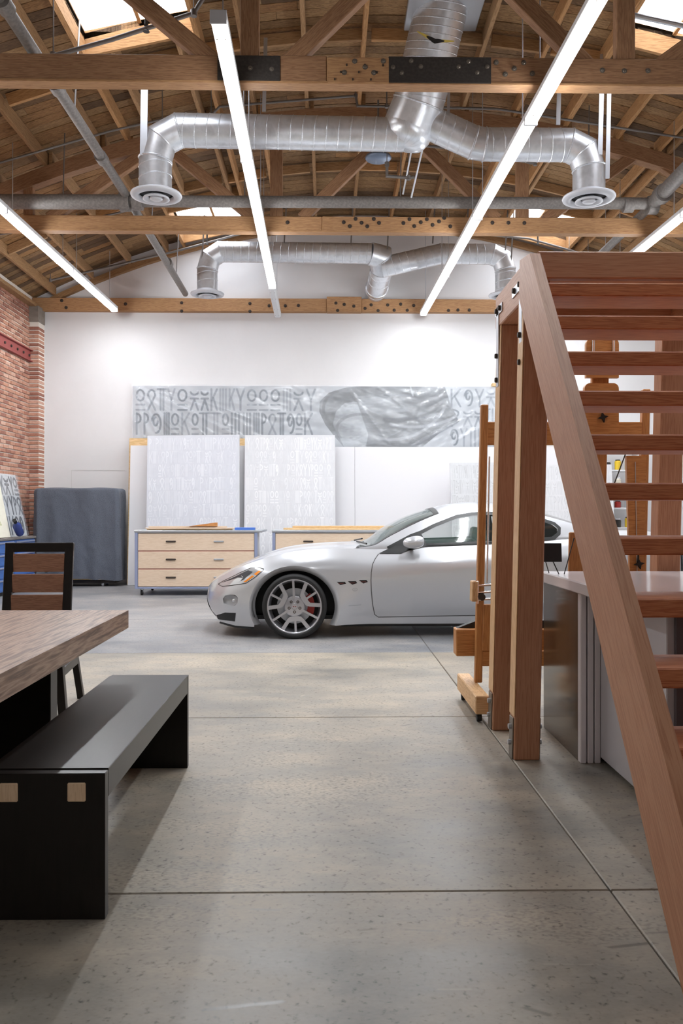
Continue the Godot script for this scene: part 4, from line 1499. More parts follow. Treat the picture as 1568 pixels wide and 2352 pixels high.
# ------------------------------------------------------------------ left foreground and the tool cabinet
func build_left() -> void:
	var o := thing("tool_cabinet", "long blue metal tool cabinet standing along the brick wall", "cabinet", V(-4.95, 0, 12.8))
	var g := Geo.new()
	g.bx(Vector3(-0.2, 0.06, -1.38), Vector3(0.12, 0.83, 1.38), 0.006)
	part("body", g, M.blue_metal, o)
	g = Geo.new()
	g.bx(Vector3(-0.22, 0.83, -1.4), Vector3(0.15, 0.865, 1.4), 0.006)
	part("top", g, M.pipe, o, "grey worktop")
	g = Geo.new()
	g.bx(Vector3(-0.18, 0.0, -1.34), Vector3(0.08, 0.06, 1.34))
	part("plinth", g, M.black, o)
	for c in 3:
		for k in 4:
			var y0 := 0.08 + k * 0.187
			g = Geo.new()
			g.bx(Vector3(0.12, y0, -1.36 + c * 0.91), Vector3(0.136, y0 + 0.178, -0.47 + c * 0.91), 0.003)
			var dr := part("drawer", g, M.blue_metal, o)
			g = Geo.new()
			g.bx(Vector3(0.136, y0 + 0.14, -1.32 + c * 0.91), Vector3(0.156, y0 + 0.165, -0.51 + c * 0.91), 0.004)
			part("pull", g, M.blue_trim, dr)
	# things on it, leaning on the bricks
	var im := blank(220, 300, Color(0.80, 0.81, 0.82), 0.1, 3, 0.03)
	glyph_rows(im, Rect2(6, 6, 208, 288), 3, 50.0, 7.0, Color(0.2, 0.22, 0.24), 0.6, 0.95, 8)
	var face := mat(Color.WHITE, 0.25, 0.0, ImageTexture.create_from_image(im))
	var p := thing("wrapped_canvas", "black and white canvas of signs in glossy film, leaning on the brick wall", "canvas", V(-4.92, 0.867, 13.65))
	var b := Basis.from_euler(Vector3(0, 0, 0.2))
	g = Geo.new()
	g.box(Vector3(0.04, 1.02, 0.95), Transform3D(b, b * Vector3(-0.02, 0.51, 0)), 0.004)
	part("stretcher", g, M.white_board, p)
	g = Geo.new()
	g.quad(b * Vector3(0.002, 0.005, 0.47), b * Vector3(0.002, 0.005, -0.47), b * Vector3(0.002, 1.015, -0.47), b * Vector3(0.002, 1.015, 0.47), b * Vector3.RIGHT, Vector2(0, 1), Vector2(1, 1), Vector2(1, 0), Vector2(0, 0))
	part("painted_face", g, face, p)
	var N := FastNoiseLite.new()
	N.frequency = 2.2
	var film := func(u: float, w: float) -> Vector3:
		var y := lerpf(0.0, 1.02, w)
		var z := lerpf(0.49, -0.49, u)
		return b * Vector3(0.012 + 0.03 * absf(N.get_noise_2d(z * 2.0, y * 1.5)) + 0.05 * pow(maxf(0.0, 0.4 - w), 1.5), y, z)
	g = Geo.new()
	g.sheet(film, 26, 26, Vector3.RIGHT)
	part("plastic_wrap", g, M.plastic, p)
	p = thing("cream_board", "cream pattern board with faint green printed marks, leaning beside the wrapped canvas", "board", V(-4.89, 0.866, 12.62))
	var mk := blank(120, 220, Color(0.90, 0.885, 0.82), 0.03, 6, 0.05)
	for q in [[20, 40, 70, 40], [12, 110, 100, 110], [30, 120, 40, 150], [60, 125, 60, 150], [30, 180, 92, 182], [36, 160, 84, 160], [84, 160, 92, 182]]:
		dab(mk, Vector2(q[0], q[1]), Vector2(q[2], q[3]), 2.2, Color(0.70, 0.70, 0.52), 0.8)
	g = Geo.new()
	g.box(Vector3(0.02, 1.14, 1.2), Transform3D(b, b * Vector3(0.02, 0.57, 0)), 0.003)
	part("board", g, M.cream, p)
	g = Geo.new()
	g.quad(b * Vector3(0.032, 0.005, 0.59), b * Vector3(0.032, 0.005, -0.59), b * Vector3(0.032, 1.135, -0.59), b * Vector3(0.032, 1.135, 0.59), b * Vector3.RIGHT, Vector2(0, 1), Vector2(1, 1), Vector2(1, 0), Vector2(0, 0))
	part("printed_face", g, mat(Color.WHITE, 0.7, 0.0, ImageTexture.create_from_image(mk)), p)
	p = thing("spray_bottle", "dark blue bottle with a black cap lying on the tool cabinet", "bottle", V(-4.79, 0.866, 13.42), 0.0)
	var lie := Transform3D(Basis.from_euler(Vector3(0.9, 0.5, 0.35)), Vector3(0, 0.06, 0))
	g = Geo.new()
	g.lathe(PackedVector2Array([Vector2(0, 0), Vector2(0.06, 0.0), Vector2(0.065, 0.02), Vector2(0.065, 0.22), Vector2(0.03, 0.28), Vector2(0.026, 0.3), Vector2(0, 0.3)]), 18, lie, true)
	part("body", g, mat(col(50, 66, 130), 0.15), p)
	g = Geo.new()
	g.lathe(PackedVector2Array([Vector2(0.03, 0.3), Vector2(0.03, 0.36), Vector2(0.0, 0.36)]), 14, lie)
	part("cap", g, M.black, p)

	# table
	var t := thing("dining_table", "thick grey-brown wooden table on black slab legs, cut by the left edge", "table", V(-1.9, 0, 3.25))
	var tx := 0.87
	for k in 9:                                            # long staves
		g = Geo.new()
		var a := -1.0 + k * (tx + 1.0) / 9.0
		g.bx(Vector3(a, 0.657, -1.21), Vector3(a + (tx + 1.0) / 9.0 - 0.0008, 0.75, 1.25), 0.0015, ruv())
		part("stave", g, M.table, t)
	for z in [-0.78, 0.9]:
		g = Geo.new()
		g.bx(Vector3(-0.85, 0.0, z - 0.05), Vector3(0.62, 0.657, z + 0.05), 0.003, ruv())
		part("slab_leg", g, M.espresso, t)
	# bench
	o = thing("bench", "low black wooden bench with pale square pegs in its end panel", "bench", V(-0.875, 0, 3.45))
	var hwx := 0.19
	for e in [[-0.80, 1.0], [0.76, -1.0]]:
		var z0: float = e[0]
		g = Geo.new()
		g.bx(Vector3(-hwx, 0.0, -z0 - 0.04), Vector3(hwx, 0.452, -z0 + 0.0), 0.002, ruv())
		var leg := part("end_panel", g, M.espresso, o)
		if z0 < 0:
			for xx in [-0.105, 0.103]:
				g = Geo.new()
				g.bx(Vector3(xx - 0.028, 0.366, -z0 - 0.01), Vector3(xx + 0.028, 0.424, -z0 + 0.006), 0.003, ruv())
				part("peg", g, M.peg, leg, "pale square wooden peg")
	g = Geo.new()
	g.bx(Vector3(-hwx, 0.366, -0.758), Vector3(hwx, 0.456, 0.758), 0.002, ruv())
	part("seat", g, M.espresso, o)

	# chair at the far end
	o = thing("dining_chair", "dark-framed dining chair with three brown back boards at the far table end", "chair", V(-1.945, 0, 5.55), 0.03)
	var rec := 0.16
	var bk := func(x: float, y: float) -> Vector3:
		return Vector3(x, y, -0.21 - maxf(0.0, y - 0.45) * rec)
	for s in [-1.0, 1.0]:
		g = Geo.new()
		g.bar(bk.call(s * 0.2, 0.43), bk.call(s * 0.2, 1.05), 0.058, 0.03, Vector3.BACK, 0.004, ruv())
		part("back_stile", g, M.espresso, o)
		g = Geo.new()
		g.bar(Vector3(s * 0.29, 0.0, -0.25), Vector3(s * 0.235, 0.44, -0.21), 0.042, 0.042, Vector3.BACK, 0.003, ruv())
		part("leg", g, M.espresso, o)
		g = Geo.new()
		g.bar(Vector3(s * 0.30, 0.0, 0.22), Vector3(s * 0.26, 0.43, 0.2), 0.05, 0.05, Vector3.BACK, 0.003, ruv())
		part("leg", g, M.espresso, o)
		g = Geo.new()
		g.bar(Vector3(s * 0.24, 0.40, -0.2), Vector3(s * 0.255, 0.40, 0.2), 0.03, 0.07, Vector3.UP, 0.003, ruv())
		part("side_rail", g, M.espresso, o)
		g = Geo.new()
		g.bar(Vector3(s * 0.268, 0.27, -0.22), Vector3(s * 0.275, 0.25, 0.2), 0.026, 0.06, Vector3.UP, 0.003, ruv())
		part("stretcher", g, M.espresso, o)
	g = Geo.new()
	g.bar(bk.call(-0.229, 1.02), bk.call(0.229, 1.02), 0.03, 0.062, Vector3.UP, 0.004, ruv())
	part("top_rail", g, M.espresso, o)
	for k in 4:
		var y := 0.915 - k * 0.137
		g = Geo.new()
		g.bar(bk.call(-0.172, y), bk.call(0.172, y), 0.02, 0.123, Vector3.UP, 0.003, ruv())
		part("back_board", g, M.walnut, o, "brown back board")
	g = Geo.new()
	g.bx(Vector3(-0.27, 0.43, -0.23), Vector3(0.27, 0.462, 0.235), 0.008, ruv())
	part("seat", g, M.espresso, o)
	g = Geo.new()
	g.bar(Vector3(-0.2, 0.2, 0.21), Vector3(0.2, 0.2, 0.21), 0.02, 0.03, Vector3.UP, 0.003)
	part("stretcher", g, M.espresso, o)

# ------------------------------------------------------------------ stairs, counter and easel
const LEANX := 0.023

func lx(x: float, y: float) -> float:
	return x + LEANX * y

func upright(p0: Vector3, p1: Vector3, y0: float, y1: float, uo: Vector2) -> Geo:
	# timber post between two floor corners, leaning slightly as the one in the photograph does
	var g := Geo.new()
	g.bx(Vector3(p0.x, y0, p0.z), Vector3(p1.x, y1, p1.z), 0.005, uo)
	for k in g.v.size():
		g.v[k] = Vector3(g.v[k].x + LEANX * g.v[k].y, g.v[k].y, g.v[k].z)
	return g

func build_stairs() -> void:
	var o := thing("timber_stair", "open reddish timber stair with a heavy stringer, rising away to a landing on posts", "stairs")
	var W1 := 2.12
	# stringers
	var zl := func(y: float) -> float:
		return 2.83 + (y - 0.734) / 1.10
	for s in 2:
		var x: float = 0.915 if s == 0 else W1
		var poly := PackedVector2Array([Vector2(-zl.call(0.0), 0.0), Vector2(-(zl.call(0.0) - 0.36), 0.0), Vector2(-(zl.call(2.5) - 0.36), 2.5), Vector2(-4.29, 2.53), Vector2(-4.29, zl.call(0.0) * 0.0 + 2.34)])
		var g := Geo.new()
		g.prism(poly, 0.05, Transform3D(Basis(Vector3(0, 0, 1), Vector3(0, 1, 0), Vector3(1, 0, 0)), Vector3(x, 0, 0)))
		var dir := Vector2(-1, 1.10).normalized()
		for k in g.v.size():
			var q := Vector2(g.v[k].z, g.v[k].y)
			g.t[k] = Vector2(q.dot(dir), q.dot(dir.orthogonal()) + (0.3 if absf(g.n[k].x) < 0.5 else 0.0) + g.v[k].x * (1.0 if absf(g.n[k].x) < 0.5 else 0.0))
			if s == 0:
				g.v[k].x += LEANX * g.v[k].y
		part("stringer", g, M.fir, o)
	for k in 12:
		var y := 0.2 + 0.1945 * k
		var z := 1.87 + 0.909 * y
		var g := Geo.new()
		g.bx(V(lx(0.965, y), y - 0.062, z), V(W1, y, z + 0.255), 0.005, ruv())
		var tr := part("tread", g, M.fir_red, o)
		g = Geo.new()
		g.bx(V(lx(0.966, y), y - 0.1, z + 0.05), V(lx(0.97, y), y - 0.062, z + 0.2))
		g.bx(V(lx(0.966, y), y - 0.066, z + 0.05), V(lx(1.005, y), y - 0.062, z + 0.2))
		part("bracket", g, M.bolt, tr)
	# landing
	var g := Geo.new()
	g.bx(V(1.03, 2.402, 4.15), V(W1 + 0.1, 2.535, 4.20), 0.006, ruv())
	part("landing_fascia", g, M.fir, o)
	for k in 6:
		g = Geo.new()
		g.bx(V(1.09, 2.495, 4.21 + k * 0.142), V(W1 + 0.1, 2.533, 4.347 + k * 0.142), 0.003, ruv())
		part("landing_plank", g, M.fir_red, o)
	g = Geo.new()
	g.bx(V(1.1, 2.36, 4.93), V(W1 + 0.1, 2.494, 5.03), 0.005, ruv())
	part("landing_beam", g, M.fir, o)
	for p in [[0.949, 4.31, 4.43], [0.955, 4.9, 5.03]]:
		var po := part("post", upright(V(p[0], 0, p[1]), V(p[0] + 0.13, 0, p[2]), 0.0, 2.34, ruv()), M.fir, o)
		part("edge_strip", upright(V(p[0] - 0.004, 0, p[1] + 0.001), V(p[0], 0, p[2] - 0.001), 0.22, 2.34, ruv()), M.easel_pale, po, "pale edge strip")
		g = upright(V(p[0] - 0.007, 0, p[1] + 0.02), V(p[0], 0, p[2] - 0.02), 0.0, 0.21, Vector2.ZERO)
		g.add(upright(V(p[0] + 0.13, 0, p[1] + 0.02), V(p[0] + 0.137, 0, p[2] - 0.02), 0.0, 0.21, Vector2.ZERO))
		part("foot_bracket", g, M.bolt, po)
		g = Geo.new()
		for yy in [0.08, 0.16]:
			g = Geo.new()
			g.lathe(PackedVector2Array([Vector2(0.014, 0), Vector2(0.014, 0.014), Vector2(0, 0.016)]), 8, at(V(p[0] - 0.007 + LEANX * yy, yy, (p[1] + p[2]) * 0.5), Vector3(0, 0, PI / 2)))
			part("bolt", g, M.zinc, po)
			g = Geo.new()
			g.lathe(PackedVector2Array([Vector2(0.014, 0), Vector2(0.014, 0.014), Vector2(0, 0.016)]), 8, at(V(p[0] + 0.137 + LEANX * yy, yy, (p[1] + p[2]) * 0.5), Vector3(0, 0, -PI / 2)))
			part("bolt", g, M.zinc, po)
	for p in [[1.99, 5.06, 5.18, 0.0], [2.06, 4.31, 4.43, 0.912]]:
		part("post", upright(V(p[0] - 0.04, 0, p[1]), V(p[0] + 0.1, 0, p[2]), p[3], 2.34, ruv()), M.fir, o)
	g = Geo.new()
	g.bx(V(1.0, 2.34, 4.30), V(1.13, 2.53, 5.04), 0.006, ruv())
	var sb := part("side_beam", g, M.fir, o)
	for q in [[4.37, 2.44], [4.965, 2.44]]:
		g = Geo.new()
		g.bx(V(0.994, 2.405, q[0] - 0.03), V(1.0, 2.455, q[0] + 0.2 if q[0] < 4.5 else q[0] + 0.06), 0.001)
		g.bx(V(0.994, 1.99, q[0] - 0.03), V(1.0, 2.455, q[0] + 0.03), 0.001)
		if q[0] > 4.5:
			g.bx(V(0.994, 2.405, q[0] - 0.13), V(1.0, 2.455, q[0] + 0.03), 0.001)
		part("steel_strap", g, M.zinc, sb)
		g = Geo.new()
		for c in [[0.0, 0.0], [0.0, -0.26], [0.0, -0.4], [0.13 if q[0] < 4.5 else -0.09, 0.0]]:
			g = Geo.new()
			g.lathe(PackedVector2Array([Vector2(0.016, 0), Vector2(0.014, 0.014), Vector2(0, 0.016)]), 8, at(V(0.994, q[1] - 0.01 + c[1], q[0] + c[0]), Vector3(0, 0, PI / 2)))
			part("bolt", g, M.dark_bolt, sb)
	g = Geo.new()
	g.bx(V(2.0, 2.34, 4.30), V(2.13, 2.494, 5.18), 0.006, ruv())
	part("side_beam", g, M.fir, o)

	# counter behind the treads
	o = thing("counter", "white glossy counter under the stairs with brown reflections painted on its end panel", "counter")
	g = Geo.new()
	g.bx(V(1.25, 0.852, 3.3), V(3.4, 0.912, 5.0), 0.006)
	part("worktop", g, M.laminate, o, "white glossy worktop")
	g = Geo.new()
	g.bx(V(1.27, 0.0, 4.3), V(3.3, 0.852, 4.98), 0.002)
	part("end_cabinet", g, M.gloss_reflection, o, "glossy side with brown reflections in its colour")
	for k in 3:
		g = Geo.new()
		g.bx(V(1.27 + k * 0.036, 0.0, 4.25), V(1.27 + k * 0.036 + 0.03, 0.852, 4.30), 0.004)
		part("edge_board", g, M.laminate, o)
	g = Geo.new()
	g.bx(V(1.37, 0.03, 3.42), V(3.3, 0.852, 4.249), 0.004)
	part("cabinet", g, M.laminate_grey, o)
	g = Geo.new()
	g.bx(V(1.42, 0.0, 3.5), V(3.2, 0.03, 4.249))
	part("plinth", g, M.black, o)
	g = Geo.new()
	g.bx(V(1.362, 0.3, 3.93), V(1.37, 0.36, 3.97), 0.002)
	part("white_tab", g, M.white_board, o)
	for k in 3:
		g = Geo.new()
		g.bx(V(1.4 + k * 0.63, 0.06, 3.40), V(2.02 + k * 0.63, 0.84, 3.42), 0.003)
		part("door", g, M.laminate_shaded, o, "glossy door with stair shade in its colour")
	o = thing("display_stand", "small black panel on thin crossed legs on the counter beside the post", "stand", V(1.33, 0.912, 4.78))
	g = Geo.new()
	g.box(Vector3(0.15, 0.105, 0.012), at(Vector3(-0.085, 0.12, 0), Vector3(-0.1, 0, 0)), 0.002)
	part("panel", g, M.black, o)
	g = Geo.new()
	g.tube(PackedVector3Array([Vector3(0.07, 0.2, -0.03), Vector3(0.0, 0.0, 0.02)]), 0.003, 6)
	part("leg", g, M.black, o)
	g = Geo.new()
	g.tube(PackedVector3Array([Vector3(-0.06, 0.08, -0.01), Vector3(-0.03, 0.0, 0.02)]), 0.003, 6)
	part("leg", g, M.black, o)
	g = Geo.new()
	g.tube(PackedVector3Array([Vector3(-0.1, 0.08, -0.01), Vector3(-0.06, 0.0, -0.08)]), 0.003, 6)
	part("leg", g, M.black, o)

func build_easel() -> void:
	var o := thing("studio_easel", "tall amber wooden studio easel on casters behind the stair posts", "easel")
	var g := Geo.new()
	for x in [0.885, 1.96]:
		g = Geo.new()
		g.bx(V(x, 0.055, 5.06 if x < 1.0 else 5.22), V(x + 0.085, 0.165, 5.78), 0.006, ruv())
		var r := part("runner", g, M.easel_pale, o)
		for z in [5.12 if x < 1.0 else 5.28, 5.7]:
			g = Geo.new()
			g.lathe(PackedVector2Array([Vector2(0, -0.014), Vector2(0.026, -0.014), Vector2(0.028, 0.0), Vector2(0.026, 0.014), Vector2(0, 0.014)]), 14, at(V(x + 0.03, 0.028, z), Vector3(0, 0, PI / 2)))
			part("caster", g, M.rubber, r)
	part("upright", upright(V(0.945, 0, 5.45), V(0.992, 0, 5.50), 0.165, 1.95, ruv()), M.easel, o)
	part("upright", upright(V(1.985, 0, 5.45), V(2.035, 0, 5.50), 0.165, 2.05, ruv()), M.easel, o)
	g = upright(V(0.985, 0, 5.455), V(2.0, 0, 5.49), 1.69, 1.84, ruv())
	part("crossbar", g, M.easel, o)
	g = upright(V(0.985, 0, 5.455), V(2.0, 0, 5.49), 0.27, 0.37, ruv())
	part("crossbar", g, M.easel, o)
	g = upright(V(0.985, 0, 5.44), V(1.05, 0, 5.46), 0.37, 0.67, ruv())
	part("gusset", g, M.easel, o)
	g = Geo.new()                                          # bottom ledge
	g.bx(V(0.838, 0.325, 5.515), V(1.9, 0.50, 5.64), 0.006, ruv())
	var le := part("ledge", g, M.easel, o)
	g = Geo.new()
	g.prism(PackedVector2Array([Vector2(0.85, 0.50), Vector2(1.9, 0.50), Vector2(1.9, 0.55), Vector2(0.98, 0.55)]), 0.06, at(V(0, 0, 5.62)))
	part("rubber_lip", g, M.black, le)
	# clamp on the left upright
	g = upright(V(0.905, 0, 5.40), V(0.94, 0, 5.49), 0.69, 0.82, ruv())
	var cl := part("clamp_block", g, M.easel_pale, o)
	g = Geo.new()
	for y in [0.70, 0.745, 0.79]:
		g.tube(PackedVector3Array([V(0.945, y, 5.42), V(1.07, y + 0.006, 5.42)]), 0.008, 8)
	g.bx(V(0.945, 0.675, 5.41), V(0.965, 0.82, 5.43), 0.002)
	part("screw_rod", g, M.chrome, cl)
	g = Geo.new()
	g.lathe(PackedVector2Array([Vector2(0, -0.02), Vector2(0.022, -0.02), Vector2(0.022, 0.02), Vector2(0, 0.02)]), 10, at(V(0.985, 0.72, 5.41), Vector3(PI / 2, 0, 0)))
	part("knob", g, M.dark_bolt, cl)
	# winding mast
	var mx := 1.715
	g = upright(V(mx - 0.055, 0, 5.47), V(mx + 0.055, 0, 5.51), 0.2, 2.3, ruv())
	part("mast", g, M.easel, o)
	var rr := func(w: float, y0: float, y1: float, r: float) -> PackedVector2Array:
		var q := PackedVector2Array([Vector2(w, y0), ])
		for k in 7:
			var a := PI * 0.5 * k / 6.0
			q.append(Vector2(w - r + cos(a) * r, y1 - r + sin(a) * r))
		for k in 7:
			var a := PI * 0.5 + PI * 0.5 * k / 6.0
			q.append(Vector2(-w + r + cos(a) * r, y1 - r + sin(a) * r))
		q.append(Vector2(-w, y0))
		return q
	g = Geo.new()
	g.prism(rr.call(0.105, 2.12, 2.375, 0.04), 0.035, at(V(mx + LEANX * 2.2, 0, 5.47)), ruv())
	var hd := part("mast_head", g, M.easel, o)
	for s in [-1.0, 1.0]:
		g = Geo.new()
		g.tube(PackedVector3Array([V(mx + LEANX * 2.3 + s * 0.065, 2.16, 5.425), V(mx + LEANX * 2.3 + s * 0.065, 2.36, 5.425)]), 0.009, 10)
		part("guide_rod", g, M.chrome, hd)
	g = Geo.new()
	g.prism(rr.call(0.11, 1.70, 2.085, 0.035), 0.04, at(V(mx + LEANX * 1.9, 0, 5.47)), ruv())
	var ca := part("carriage", g, M.easel, o)
	g = Geo.new()
	var star := PackedVector2Array()
	for k in 8:
		var a := TAU * k / 8.0 + 0.2
		var r := 0.034 if k % 2 == 0 else 0.013
		star.append(Vector2(cos(a), sin(a)) * r)
	g.prism(star, 0.02, at(V(mx + LEANX * 1.9 + 0.005, 1.865, 5.43)))
	part("star_knob", g, M.black, ca, "black star knob")
	# lower slotted board and its knobs
	g = Geo.new()
	g.prism(PackedVector2Array([Vector2(1.90, 1.62), Vector2(2.03, 1.62), Vector2(2.0, 0.6), Vector2(1.93, 0.6)]), 0.03, at(V(0.01, 0, 5.44)), ruv())
	var sb := part("slotted_board", g, M.easel, o)
	g = Geo.new()
	g.prism(PackedVector2Array([Vector2(1.953, 1.58), Vector2(1.958, 1.58), Vector2(1.972, 0.75), Vector2(1.967, 0.75)]), 0.004, at(V(0.01, 0, 5.409)))
	part("slot", g, M.zinc, sb)
	g = Geo.new()
	for y in [1.03, 0.93]:
		g.prism(star, 0.02, at(V(1.985, y, 5.40)))
	g.bx(V(1.98, 0.93, 5.405), V(1.99, 1.03, 5.409))
	part("star_knob", g, M.black, sb)
	g = upright(V(1.53, 0, 5.45), V(1.64, 0, 5.47), 0.6, 1.13, ruv())
	part("lower_carriage", g, M.easel, o)
	g = Geo.new()
	g.tube(PackedVector3Array([V(1.93, 1.69, 5.42), V(1.82, 1.4, 5.42), V(1.66, 1.05, 5.43)]), 0.004, 6)
	part("winding_cable", g, M.iron, o)
	g = Geo.new()
	g.tube(PackedVector3Array([V(1.055, 1.62, 5.52), V(1.04, 0.8, 5.52)]), 0.006, 8)
	part("steel_rod", g, M.chrome, o)

# ------------------------------------------------------------------ the silver coupe
const YC := [[0.0, 0.40], [0.03, 0.47], [0.1, 0.54], [0.242, 0.625], [0.361, 0.685], [0.543, 0.755], [0.744, 0.82], [0.945, 0.862], [1.227, 0.888], [1.47, 0.893], [1.75, 0.885], [2.0, 0.892], [2.29, 0.908], [2.78, 0.927], [3.3, 0.955], [3.7, 0.985], [4.1, 1.01], [4.6, 1.02], [4.8, 1.01], [4.9, 0.98]]
const YH := [[0.0, 0.43], [0.03, 0.50], [0.1, 0.565], [0.242, 0.645], [0.361, 0.70], [0.543, 0.768], [0.744, 0.836], [0.945, 0.876], [1.227, 0.902], [1.47, 0.915], [1.7, 0.93], [4.0, 1.06], [4.4, 1.07], [4.7, 1.055], [4.9, 1.0]]
const CW := [[0.0, 0.30], [0.04, 0.45], [0.1, 0.56], [0.2, 0.68], [0.35, 0.78], [0.55, 0.85], [0.8, 0.885], [1.0, 0.90], [2.0, 0.905], [3.0, 0.915], [3.9, 0.93], [4.4, 0.90], [4.75, 0.82], [4.9, 0.70]]
const EDGE := [[1.55, 0.893], [1.763, 0.925], [1.87, 0.985], [1.934, 1.02], [2.187, 1.142], [2.465, 1.252], [2.65, 1.292], [2.9, 1.305], [3.2, 1.285], [3.5, 1.225], [3.8, 1.135], [4.05, 1.04]]
const AX := [0.96, 3.90]

func curve(t: Array, x: float) -> float:
	var n := t.size()
	if x <= t[0][0]:
		return t[0][1]
	if x >= t[n - 1][0]:
		return t[n - 1][1]
	var i := 0
	while i < n - 2 and t[i + 1][0] <= x:
		i += 1
	var h: float = t[i + 1][0] - t[i][0]
	var s: float = (x - t[i][0]) / h
	var m := []
	for k in [i, i + 1]:
		var a := maxi(k - 1, 0)
		var b := mini(k + 1, n - 1)
		m.append((t[b][1] - t[a][1]) / (t[b][0] - t[a][0]))
	var s2 := s * s
	var s3 := s2 * s
	return (2 * s3 - 3 * s2 + 1) * t[i][1] + (s3 - 2 * s2 + s) * h * m[0] + (-2 * s3 + 3 * s2) * t[i + 1][1] + (s3 - s2) * h * m[1]

func flank(u: float, y: float) -> float:
	var yc := curve(YC, u)
	var s := maxf(0.0, 1.0 - (yc - y) / 0.22)
	var lo := maxf(0.0, (0.45 - y) / 0.33)
	var w := curve(CW, u) - 0.12 * s * s - 0.05 * lo * lo
	# the crease along the doors: below it the sides turn under
	w -= 0.27 * maxf(0.0, (0.422 + 0.1 * u) - maxf(y, 0.22)) * smoothstep(1.35, 1.75, u) * smoothstep(0.0, 0.5, 3.7 - u)
	return w

func cabin(u: float, y: float) -> float:
	var d := maxf(0.0, (y - curve(YC, u)) / 0.36)
	return curve(CW, u) - 0.12 - 0.26 * pow(d, 1.2)

func band(a: PackedVector2Array, w: float) -> PackedVector2Array:
	var l := PackedVector2Array()
	var r := PackedVector2Array()
	for k in a.size():
		var d := (a[mini(k + 1, a.size() - 1)] - a[maxi(k - 1, 0)]).normalized().orthogonal() * w * 0.5
		l.append(a[k] + d)
		r.append(a[k] - d)
	r.reverse()
	l.append_array(r)
	return l

func pv(a: Array) -> PackedVector2Array:
	var p := PackedVector2Array()
	for k in range(0, a.size(), 2):
		p.append(Vector2(a[k], a[k + 1]))
	return p

